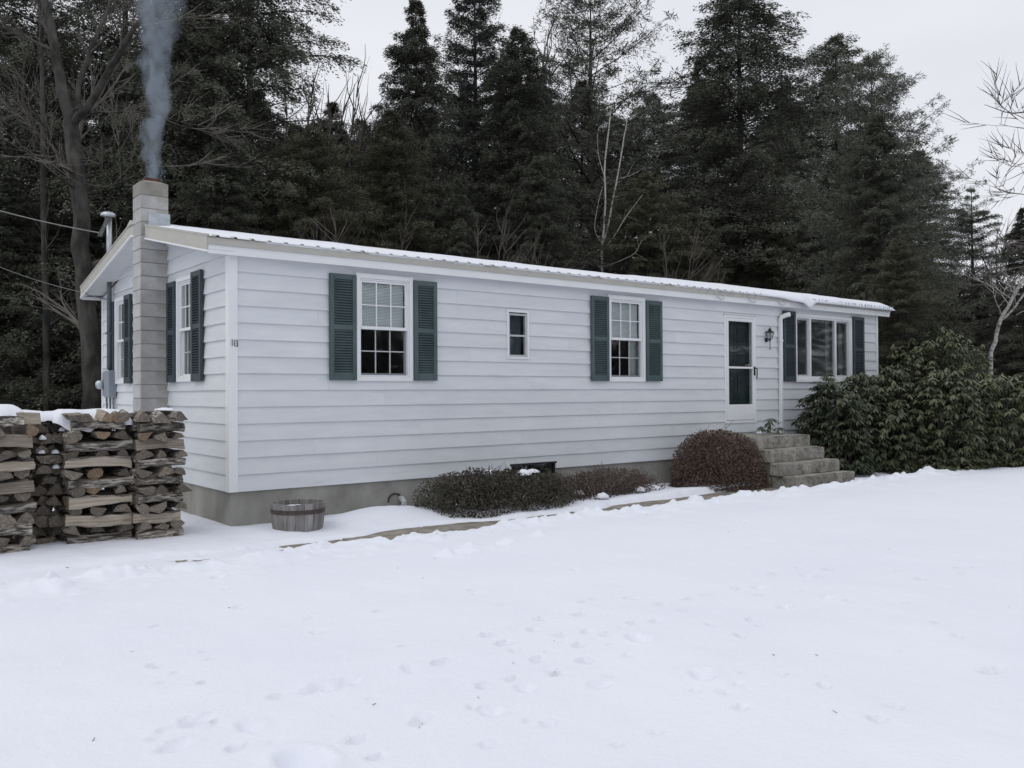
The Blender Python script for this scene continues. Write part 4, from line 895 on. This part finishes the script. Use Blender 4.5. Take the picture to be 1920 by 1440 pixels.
rho = [(1562, 712, 18.2, 52, .7, 700, 'rhodo2', 'leafy rhododendron at the left end beside the steps'),
       (1645, 693, 19.2, 98, .9, 1500, 'rhodo', 'tall rhododendron in front of the house corner'),
       (1745, 630, 22.6, 140, 1.1, 1700, 'rhodo', 'rear rhododendron rising behind the house corner'),
       (1765, 698, 19.3, 115, .9, 1500, 'rhodo', 'broad middle rhododendron bordering the lawn'),
       (1890, 690, 20.0, 130, 1.0, 1600, 'rhodo', 'rhododendron at the right edge of the lawn')]
for i, (px, ty, d, hw, ry, nw, mt, lb) in enumerate(rho):
    b = at(px, 735, d); top = at(px, ty, d)[2]; rx = hw*d/F
    rhododendron(lb, (b[0], b[1], -.45), rx*.98, max(ry, rx*.8), top+.45, nw, M[mt], 60+i)
b = at(1497, 800, 16.9); rhododendron('small rhododendron sprig beside the downspout', (b[0]+.15, -.55, .0), .32, .3, .72, 26, M['rhodo2'], 77)

# ------------------------------------------------------------ conifers
def conifer(seed, H_, R, z0, nl, ns_, nt_, droop, up, tl, tw, p=0.85, whorl=False, iso=.22, qmin=0.0, lenj=(.52, 1.28), seclen=.38):
    rg = np.random.RandomState(seed)
    if whorl:
        nw = nl//6; zz = np.repeat(z0+(H_-z0)*(np.linspace(0, .985, nw)), 6)+rg.uniform(-.08, .08, nw*6); nl = len(zz)
    else: zz = z0+(H_-z0)*np.sort(rg.rand(nl))**1.12*.99
    t = (zz-z0)/(H_-z0); az = np.arange(nl)*2.39996+rg.uniform(-.5, .5, nl)
    # uneven outline: some sectors and heights reach further
    lob = 1+.65*fbm(np.cos(az)*1.3+seed*.7, np.sin(az)*1.3+t*3.5, 3)
    L = (R*np.minimum(1, .72+t*2.5)*(1-t)**p*np.minimum(1, .35+(1-t)/.16)+.07)*rg.uniform(*lenj, nl)*lob
    dx_, dy_ = np.cos(az), np.sin(az); upj = up+rg.uniform(-.10, .10, nl)+.45*t**2
    def limb(i, s):   # i index arrays
        return np.stack([dx_[i]*L[i]*s, dy_[i]*L[i]*s, zz[i]+L[i]*(upj[i]*s-droop*s*s)], -1)
    li = np.repeat(np.arange(nl), ns_); s = np.tile(np.linspace(.12, 1, ns_), nl)+rg.uniform(-.03, .03, nl*ns_); s = np.clip(s, .05, 1)
    P0 = limb(li, s); side = np.where(np.tile(np.arange(ns_), nl) % 2 == 0, 1, -1); an = side*rg.uniform(.45, 1.15, len(li))*(1-.75*(s > .97))
    a2 = az[li]+an; SL_ = (L[li]*seclen*(1.12-s)+.16*np.minimum(1, .3+L[li]))*rg.uniform(.6, 1.2, len(li))
    sd2 = np.stack([np.cos(a2), np.sin(a2), (upj[li]-2*droop*s)*.7+rg.uniform(-.30, .18, len(li))], -1)
    ti = np.repeat(np.arange(len(li)), nt_); ti = ti[rg.rand(len(ti)) < np.clip(.25+(1-t[li][ti])/.22, 0, 1)]; q = qmin+(1-qmin)*rg.rand(len(ti))
    P = P0[ti]+sd2[ti]*(SL_[ti]*q)[:, None]; P[:, 2] -= .40*SL_[ti]*q*q; P += rg.normal(size=P.shape)*np.array([.035, .035, .06])
    a3 = a2[ti]+np.where(rg.rand(len(ti)) < .5, 1, -1)*rg.uniform(.15, .95, len(ti))
    D = np.stack([np.cos(a3), np.sin(a3), sd2[ti, 2]*.6-.35*q-.05+rg.uniform(-.22, .15, len(ti))], -1)*(1-iso)+rand_unit(rg, len(ti))*iso
    D /= np.linalg.norm(D, axis=1)[:, None]; n = len(P)
    V_, F_ = leaf_quads(P, D, perp(rg, D), tl*rg.uniform(.6, 1.35, n), tw*rg.uniform(.6, 1.3, n))
    mb = MB(); rr = .0085*H_+.02
    mb.tube([(0, 0, -.3), (0.02, 0, H_*.3), (-.02, .02, H_*.65), (0, 0, H_*.995)], [rr*1.25, rr*.85, rr*.45, .008], 8, cap=False)
    for i in range(nl):
        ii = np.array([i]*4); pp = limb(ii, np.array([0, .35, .7, 1.0])); r1 = .008+.009*L[i]
        mb.tube([tuple(x_) for x_ in pp], [r1, r1*.7, r1*.45, .004], 3, cap=False)
    return npmesh('crown', V_, F_, M['hemlock']), mb.mesh('trunk', M['trunk'])
# prototypes: 16 m tall
VAR = {}
for i in range(3): VAR['hemlock%d' % i] = (*conifer(200+i, 16, 3.2, .6, [320, 340, 300][i], 21, 34, .33, .18, .085, .0145, p=[.60, .48, .80][i], seclen=.36), 16, 3.2, 'hemlock')
VAR['loose'] = (*conifer(210, 16, 3.1, 1.8, 200, 18, 28, .22, .24, .09, .0155, p=.60, lenj=(.5, 1.3)), 16, 3.1, 'hemlock')
VAR['spruce'] = (*conifer(220, 16, 3.5, .8, 216, 22, 28, .02, .26, .09, .0145, p=.9, whorl=True), 16, 3.5, 'spruce')
for i in range(2): VAR['pine%d' % i] = (*conifer(230+i, 16, 3.1, 3.2, 126, 15, 28, -.26, .28, .14, .0115, p=.55, whorl=True, iso=.7, qmin=.4, lenj=(.6, 1.35), seclen=.42), 16, 3.1, 'pine')
VAR['hemlock3'] = VAR['hemlock0']
CR = {}
def crown_mesh(var, mt):
    if (var, mt) not in CR:
        me = VAR[var][0]
        if mt != 'hemlock' : me = me.copy()
        me.materials.clear(); me.materials.append(M[mt]); CR[(var, mt)] = me
    return CR[(var, mt)]
TREENO = [0]
def conif(px, ty, dist, hw, var, label, mt=None, group='conifers behind the house', byY=True, name=None, rz=None):
    d0_ = ray(px, 735); d = (dist-CAM[1])/d0_[1] if byY else dist
    b = at(px, 735, d); top = at(px, ty, d)[2]; gz = -.55; H_ = top-gz; R = hw*d/F
    cm, tm_, h0, rr, m0 = VAR[var]; t = empty(name or ('pine_tree' if 'pine' in var else 'spruce_tree' if var == 'spruce' else 'hemlock_tree'), (b[0], b[1], gz))
    tag(t, label, 'tree', group); TREENO[0] += 1
    t.scale = (R/rr, R/rr, H_/h0); t.rotation_euler = (0, 0, rz if rz is not None else TREENO[0]*1.7)
    for nm, me in (('crown', crown_mesh(var, mt or m0)), ('trunk', tm_)):
        o = bpy.data.objects.new(nm, me); COL.objects.link(o); o.parent = t
conif(783, -10, 15, 180, 'hemlock2', 'slender pointed hemlock just left of the dark open spruce top')
conif(893, -90, 17, 205, 'spruce', 'dark spruce with an open jagged top above the middle of the roof')
conif(975, 50, 15, 190, 'hemlock0', 'round-topped dense hemlock between the spruce and the airy pine')
conif(1112, -35, 17, 240, 'pine0', 'airy greyish pine with upswept boughs behind the white birch')
conif(1390, -60, 14, 240, 'hemlock1', 'tallest broad hemlock right of the airy pine')
conif(1572, 60, 15, 195, 'hemlock1', 'pointed hemlock just right of the tallest broad one')
conif(1640, 105, 27, 185, 'pine1', 'pine with boughs jutting out against the sky at the right', byY=False)
conif(1650, 215, 25.5, 165, 'hemlock0', 'dense hemlock rising behind the right end of the roof', byY=False)
conif(1825, 352, 40, 115, 'loose', 'thin see-through hemlock at the far right edge of the woods', byY=False)
conif(1925, 385, 36, 140, 'hemlock2', 'dark hemlock cut off by the right edge of the picture', byY=False)
conif(1760, 560, 27, 120, 'hemlock3', 'young hemlock behind the rear rhododendron', 'hemlock2', byY=False)
conif(-90, -620, 20, 250, 'loose', 'tall hemlock at the left edge of the picture')
conif(75, -520, 19, 230, 'loose', 'tall open hemlock behind the forked maple')
conif(235, -480, 20, 210, 'loose', 'tall open hemlock behind the chimney smoke')
conif(350, -330, 16, 240, 'hemlock0', 'tall hemlock right of the chimney smoke')
conif(470, -230, 15, 250, 'hemlock1', 'tall ragged hemlock left of the gap of bare saplings')
LOW = [(590, 225, 12.5, 165, 'hemlock1', 'olive green young hemlock above the left window'), (735, 205, 12.5, 165, 'hemlock3', 'olive green young hemlock below the slender pointed one'), (860, 330, 11.5, 120, 'hemlock2', 'young hemlock above the small window'),
       (1010, 300, 12, 140, 'hemlock0', 'young hemlock left of the white birch'), (1215, 320, 12, 150, 'hemlock1', 'young hemlock right of the white birch'), (420, 225, 12, 170, 'hemlock2', 'young hemlock right of the chimney'),
       (1310, 390, 11.5, 110, 'hemlock3', 'young hemlock above the second window'), (1450, 400, 11.5, 120, 'hemlock2', 'young hemlock above the front door'), (1545, 410, 11.5, 105, 'hemlock0', 'young hemlock above the picture window'),
       (20, 330, 18, 190, 'hemlock0', 'dark low hemlock behind the left end of the woodpile'), (160, 380, 18, 170, 'hemlock1', 'dark low hemlock behind the service mast'), (300, 300, 16, 170, 'hemlock3', 'dark low hemlock behind the chimney')]
for i, (px, ty, Y_, hw, v, lb) in enumerate(LOW): conif(px, ty, Y_, hw, v, lb, 'hemlock2' if i in (0, 1, 4, 6, 7) else None)
conif(1690, 440, 23.5, 110, 'hemlock1', 'young hemlock beside the right gable', 'hemlock2', byY=False)
rg_ = random.Random(12)
ORDW = 'first second third fourth fifth sixth seventh eighth ninth tenth eleventh twelfth thirteenth fourteenth fifteenth sixteenth seventeenth eighteenth nineteenth twentieth twenty-first twenty-second twenty-third twenty-fourth twenty-fifth twenty-sixth twenty-seventh twenty-eighth'.split()
for i in range(28):
    px = -130+i*68; conif(px+rg_.uniform(-25, 25), (40 if px < 430 else 235 if 500 < px < 800 else 320 if px > 1540 else 165)+rg_.uniform(-60, 60), 24+rg_.uniform(-2, 5), 165, rg_.choice(['hemlock0', 'hemlock1', 'hemlock2', 'hemlock3']), 'dark hemlock deep in the woods, '+ORDW[i]+' from the left in the back row', group='hemlocks deep in the woods')
for i in range(5): conif(1700+i*75, 520+rg_.uniform(-40, 40), 44+rg_.uniform(-3, 6), 130, rg_.choice(['hemlock0', 'hemlock2']), ['leftmost', 'second', 'third', 'fourth', 'rightmost'][i]+' of the five dark hemlocks far beyond the rhododendrons', byY=False, group='hemlocks deep in the woods at right')

# edge of the woods across the lawn, seen mirrored in the window glass
for i in range(15):
    u_ = i/14; q = (16+58*u_+rg_.uniform(-2, 2), -46+13*u_+rg_.uniform(-2, 2)); v = rg_.choice(['hemlock0', 'hemlock1', 'hemlock2', 'hemlock3']); cm, tm_, h0, rr, m0 = VAR[v]
    t = empty('hemlock_tree', (q[0], q[1], -.55)); tag(t, ORDW[i]+' hemlock across the lawn, seen only mirrored in the window glass', 'tree', 'hemlocks across the lawn'); t.scale = (1.25, 1.25, rg_.uniform(.85, 1.15)); t.rotation_euler = (0, 0, i*1.9)
    for nm, me in (('crown', crown_mesh(v, m0)), ('trunk', tm_)):
        o = bpy.data.objects.new(nm, me); COL.objects.link(o); o.parent = t

# ------------------------------------------------------------ bare trees
def grow(mb, p, d, L, r, lev, rd, spread=.55, up=.12, nmin=5):
    seg = 4; P = [Vector(p)]; dd = Vector(d).normalized()
    for i in range(seg):
        dd = (dd+Vector((rd.gauss(0, .09), rd.gauss(0, .09), rd.gauss(up*.5, .05)))).normalized(); P.append(P[-1]+dd*L/seg)
    mb.tube(P, [r*(1-.75*i/seg) if lev == 0 else r*(1-.55*i/seg) for i in range(seg+1)], 3 if lev < 2 else 5 if lev < 3 else 7, cap=False)
    if lev > 0:
        for k in range(rd.randint(3, nmin)):
            t = rd.uniform(.3, 1); i = min(int(t*seg), seg-1); q = P[i].lerp(P[i+1], t*seg-i)
            ax = Vector((rd.gauss(0, 1), rd.gauss(0, 1), rd.gauss(0, .6))).normalized(); nd = (dd+ax*spread*rd.uniform(.6, 1.4)).normalized()
            grow(mb, q, nd, L*rd.uniform(.45, .72), max(r*(1-.55*t)*.62, .012), lev-1, rd, spread, up, nmin)
        grow(mb, P[-1], dd, L*.6, r*.42, lev-1, rd, spread, up, nmin)
def bare_proto(seed, L, r, lev, spread, up):
    mb = MB(); grow(mb, (0, 0, -.2), (0, 0, 1), L, r, lev, random.Random(seed), spread, up, 8); return mb
def path_tree(name, label, paths, d, mt, seed, twl=(.5, 1.4), ntw=6, lev=1, extra=None, cat='tree', group=None, wk=1.0):
    """limbs given as polylines seen from the lawn, each with its own depth"""
    rd = random.Random(seed); p0 = at(paths[0][0][0], paths[0][0][1], d); t = empty(name, (p0[0], p0[1], -.55)); tag(t, label, cat, group)
    tr = MB(); tw = MB() if ntw > 4 else tr
    for pi, (pp) in enumerate(paths):
        pts = []; rad = []
        for (px, py, wpx, *dd) in pp:
            q = at(px, py, d+(dd[0] if dd else 0)); pts.append(Vector(q)); rad.append(wpx*wk*d/F/2)
        if pi == 0: b_ = pts[0].copy(); b_.z = -.7; pts.insert(0, b_); rad.insert(0, rad[0]*1.2)
        # smooth
        P = []; Rr = []
        for i in range(len(pts)-1):
            for k in range(4):
                t_ = k/4; a_ = pts[max(i-1, 0)]; b_, c_ = pts[i], pts[i+1]; e_ = pts[min(i+2, len(pts)-1)]
                P.append(.5*((2*b_)+(c_-a_)*t_+(2*a_-5*b_+4*c_-e_)*t_**2+(3*b_-a_-3*c_+e_)*t_**3)+Vector((rd.gauss(0, 1), rd.gauss(0, 1), rd.gauss(0, 1)))*rad[i]*.12); Rr.append(rad[i]+(rad[i+1]-rad[i])*t_)
        P.append(pts[-1]); Rr.append(rad[-1])
        tr.tube(P, Rr, 9 if pi == 0 else 7, cap=False)
        if pi > 0 or ntw > 0:
            for k in range(ntw):
                i = rd.randint(len(P)//3, len(P)-2); dd_ = (P[i+1]-P[i]).normalized(); ax = Vector((rd.gauss(0, 1), rd.gauss(0, 1), rd.gauss(.2, .6))).normalized()
                grow(tw, P[i], dd_*.7+ax*.8, rd.uniform(*twl), max(.006, Rr[i]*.35), lev, rd, .6, .05)
    link('trunk', tr.mesh('trunk', M[mt], smooth=True), t)
    if tw is not tr: BR = link('branches', tw.mesh('branches', M['twig'] if mt != 'birch' else M['birch']), t); tag(BR, kind='stuff')
path_tree('maple_tree', 'big forked bare maple with lichened grey bark left of the chimney smoke', [
    [(172, 780, 46), (165, 600, 42), (152, 420, 38), (142, 300, 36), (133, 225, 34)],
    [(133, 228, 26), (118, 170, 26), (105, 110, 23), (98, 60, 21), (82, 0, 19), (70, -60, 17)],
    [(140, 230, 15), (148, 160, 13, .3), (168, 100, 11, .5), (205, 10, 9, .9), (222, -50, 7, 1.2)],
    [(138, 232, 20), (165, 200, 18, -.3), (200, 140, 16, -.6), (232, 85, 13, -.9), (262, 40, 10, -1.1), (300, 0, 8, -1.4)],
    [(150, 212, 7, 0), (210, 210, 5, -.6), (270, 212, 4, -1), (330, 232, 2, -1.4)],
    [(145, 330, 7), (100, 305, 5, -.8), (50, 285, 4, -1.6), (-20, 275, 3, -2.4)], [(148, 360, 6), (95, 320, 4.5, -1), (60, 290, 3, -1.6), (20, 300, 2, -2)],
    [(160, 345, 5), (200, 350, 4, -.8), (250, 330, 2.5, -1.4), (280, 310, 1.5, -1.8)]], 21.5, 'maple', 31, (.8, 1.9), 5, 2, wk=.80)
path_tree('thin_tree', 'thin straight bare trunk left of the big forked maple', [[(88, 760, 13), (86, 560, 12), (82, 360, 11), (80, 200, 9), (78, 60, 7)], [(82, 240, 5), (60, 200, 3, -.5), (30, 150, 2, -1)]], 24, 'maple', 33, (.8, 1.8), 6, 1)
path_tree('birch_tree', 'slim white double-stemmed birch behind the middle of the roof', [
    [(1129, 520, 10), (1128, 480, 9), (1131, 440, 8), (1135, 380, 7), (1134, 310, 6), (1140, 255, 5), (1146, 200, 3)],
    [(1131, 455, 7), (1141, 420, 6.5, .1), (1150, 370, 6, .3), (1160, 320, 5, .4), (1168, 270, 4, .5), (1176, 225, 2.5, .6)],
    [(1130, 470, 4), (1150, 445, 3.5, -.3), (1175, 405, 3, -.7), (1205, 365, 2, -1)], [(1135, 500, 3.5), (1160, 490, 3, -.5), (1190, 475, 2.5, -1), (1203, 450, 1.5, -1.2)],
    [(1128, 455, 3.5), (1115, 430, 3, -.2), (1122, 380, 2.5, -.3), (1130, 350, 1.5, -.4)], [(1133, 330, 3), (1122, 290, 2, .2), (1120, 250, 1.2, .2)], [(1160, 335, 2.5, .4), (1180, 330, 2, .3), (1197, 322, 1.2, .2)]], 33, 'birch', 35, (.4, 1.0), 3, 0, wk=.55)
path_tree('birch_tree', 'leaning pale birch trunk behind the right rhododendron', [
    [(1858, 680, 14), (1866, 640, 13), (1876, 600, 12), (1893, 570, 11), (1912, 535, 10), (1940, 500, 9), (1990, 430, 7)],
    [(1878, 600, 8), (1900, 580, 7, -.2), (1925, 545, 6, -.4), (1960, 510, 4, -.6)], [(1893, 572, 4), (1880, 555, 2.5, .2), (1876, 540, 1.5, .3)], [(1905, 590, 4), (1925, 582, 3, -.4), (1950, 585, 2, -.6)]], 25.5, 'birch', 37, (.5, 1.2), 4, 1, wk=.55)
path_tree('bare_tree', 'bare deciduous tree whose grey boughs reach in from the right edge', [
    [(2090, 800, 40), (2080, 500, 36), (2060, 250, 30), (2040, 60, 22), (2050, -120, 14), (2035, -300, 3)], [(2062, 240, 14), (2110, 150, 9, .4), (2170, 60, 5, .8), (2220, -20, 1.5, 1.2)], [(2072, 400, 13), (2140, 320, 8, .5), (2200, 270, 4, 1), (2260, 240, 1.5, 1.4)], [(2045, 20, 10), (2000, -80, 6, .3), (1960, -170, 3, .6), (1940, -240, 1.2, .8)],
    [(2065, 280, 14), (2000, 235, 9, -.5), (1940, 210, 6, -1), (1895, 212, 4, -1.3), (1846, 196, 1.6, -1.6)], [(2060, 320, 13), (2000, 270, 8, -.4), (1945, 245, 5, -.8), (1900, 238, 2, -1.2), (1872, 232, 1.2, -1.4)],
    [(2070, 400, 12), (2000, 330, 7, -.4), (1945, 300, 4, -.7), (1905, 312, 2, -.9), (1885, 308, 1.2, -1)], [(2075, 470, 12), (2000, 400, 7, -.5), (1940, 370, 4, -.9), (1890, 360, 2, -1.2), (1862, 350, 1.2, -1.3)],
    [(2078, 600, 12), (2010, 540, 8, -.5), (1950, 500, 5, -.9), (1895, 505, 3, -1.2), (1860, 520, 1.4, -1.4)], [(2078, 620, 10), (2000, 530, 7, -.5), (1940, 460, 4, -.9), (1890, 450, 2, -1.2)]], 22, 'twig', 39, (.5, 1.1), 9, 1, wk=.5)
PROT = [bare_proto(50+i, 3.6, .11, 3, .58, .2).mesh('branches', M['twig']) for i in range(3)]
SAP = [(640, 25, 22, 'bare sapling in the sky gap left of the slender hemlock'), (690, 60, 23, 'rightmost bare sapling in the sky gap left of the slender hemlock'), (600, -20, 24, 'bare sapling beside the tall ragged hemlock'),
       (560, 20, 21, 'bare sapling among the ragged hemlock boughs'), (1000, -60, 26, 'bare tree showing between the spruce and the airy pine'), (735, -20, 25, 'bare tree behind the slender pointed hemlock'), (960, -80, 27, 'bare tree behind the dark spruce'),
       (1785, 325, None, 'bare sapling left of the thin see-through hemlock'), (1870, 320, None, 'bare sapling right of the thin see-through hemlock'), (1815, 330, None, 'bare sapling behind the thin see-through hemlock'), (770, 180, 12.6, 'bare sapling in front of the slender pointed hemlock'), (560, 260, 12, 'bare sapling above the left window'), (905, 300, 10.2, 'thin bare sapling in front of the dark spruce'), (640, 255, 10.3, 'thin bare sapling in front of the olive hemlocks'), (985, 330, 10.4, 'thin bare sapling left of the white birch'), (1250, 330, 10.2, 'thin bare sapling right of the white birch')]
for i, (px, ty, Y_, lb) in enumerate(SAP):
    d = (Y_-CAM[1])/ray(px, 735)[1] if Y_ else 43
    b = at(px, 735, d); Hh = at(px, ty, d)[2]+.55; t = empty('bare_sapling', (b[0], b[1], -.55)); tag(t, lb, 'tree', 'bare saplings')
    s_ = Hh/9.0; t.scale = (s_*1.35, s_*1.35, s_); t.rotation_euler = (0, 0, i*2.1)
    o = bpy.data.objects.new('branches', PROT[i % 3]); COL.objects.link(o); o.parent = t

# ------------------------------------------------------------ smoke
sm, nt, b = nodemat('smoke'); N, L = nt.nodes, nt.links; out = [n_ for n_ in N if n_.type == 'OUTPUT_MATERIAL'][0]; N.remove(b)
pv = N.new('ShaderNodeVolumePrincipled'); pv.inputs['Color'].default_value = (0.70, 0.83, 1.0, 1); pv.inputs['Anisotropy'].default_value = 0.1
tc = N.new('ShaderNodeTexCoord'); sp = N.new('ShaderNodeSeparateXYZ'); L.new(tc.outputs['Object'], sp.inputs[0])
def mth(op, a, b_=None):
    n_ = N.new('ShaderNodeMath'); n_.operation = op
    for i, v in enumerate((a, b_)):
        if v is None: continue
        if isinstance(v, (int, float)): n_.inputs[i].default_value = v
        else: L.new(v, n_.inputs[i])
    return n_.outputs[0]
wob1 = N.new('ShaderNodeTexNoise'); wob1.inputs['Scale'].default_value = 1.3; wob1.inputs['Detail'].default_value = 3; L.new(tc.outputs['Object'], wob1.inputs['Vector'])
z = sp.outputs['Z']; cxn = mth('MULTIPLY', z, 0.055); cyn = mth('MULTIPLY', z, 0.02)
wbx = mth('MULTIPLY', mth('SUBTRACT', wob1.outputs['Fac'], .5), .85)
ddx = mth('ADD', mth('SUBTRACT', sp.outputs['X'], cxn), wbx); ddy = mth('SUBTRACT', sp.outputs['Y'], cyn)
wid = mth('ADD', mth('MULTIPLY', z, .074), .135)
r2 = mth('DIVIDE', mth('ADD', mth('MULTIPLY', ddx, ddx), mth('MULTIPLY', ddy, ddy)), mth('MULTIPLY', wid, wid))
fall = mth('MAXIMUM', mth('SUBTRACT', 1.0, r2), 0.0)
n2 = N.new('ShaderNodeTexNoise'); n2.inputs['Scale'].default_value = 4.2; n2.inputs['Detail'].default_value = 5; n2.inputs['Roughness'].default_value = .6; n2.inputs['Distortion'].default_value = .8
mpz = N.new('ShaderNodeMapping'); mpz.inputs['Scale'].default_value = (1, 1, .6); L.new(tc.outputs['Object'], mpz.inputs[0]); L.new(mpz.outputs[0], n2.inputs['Vector'])
puff = mth('MAXIMUM', mth('SUBTRACT', mth('MULTIPLY', n2.outputs['Fac'], 5.0), 1.85), 0.05)
dens = mth('MULTIPLY', mth('MULTIPLY', fall, puff), mth('DIVIDE', 6.0, mth('ADD', mth('MULTIPLY', z, .42), .62)))
L.new(dens, pv.inputs['Density']); L.new(pv.outputs[0], out.inputs['Volume'])
so = MB().lathe([(.19, 0), (.27, .4), (.42, 1.2), (.68, 3), (.95, 5.4)], n=20); so = so.mesh('smoke', sm, fn=lambda x_, y_, z_: (x_+.055*z_, y_+.02*z_, z_))
so = link('smoke', so, None, ((CHX0+CHX1)/2, (CHY0+CHY1)/2, topz+.07)); tag(so, 'column of blue-grey wood smoke rising from the block chimney', 'smoke', kind='stuff')
scene.cycles.volume_step_rate = 1.0

# ------------------------------------------------------------ twigs and needles blown onto the snow
lt = MB(); rz_ = random.Random(55)
for i in range(70):
    if i < 26: q = onZ(rz_.uniform(0, 1920), 960+470*rz_.random()**1.6, -.36); x_, y_ = q[0], q[1]
    else: x_, y_ = rz_.uniform(-3.2, 11), -2.2+rz_.gauss(0, .35)
    if not (-6 < x_ < 14 and -9.8 < y_ < -.3): continue
    zz = snowz(x_, y_)+.004; a = rz_.uniform(0, 6.28); L_ = rz_.uniform(.008, .03)
    lt.tube([(x_, y_, zz), (x_+L_*math.cos(a), y_+L_*math.sin(a), zz+rz_.uniform(0, .008))], rz_.uniform(.001, .0025), 4)
tag(lt.build('twig_litter', M['twig']), 'bits of twig and bark scattered over the lawn snow', 'litter', kind='stuff')
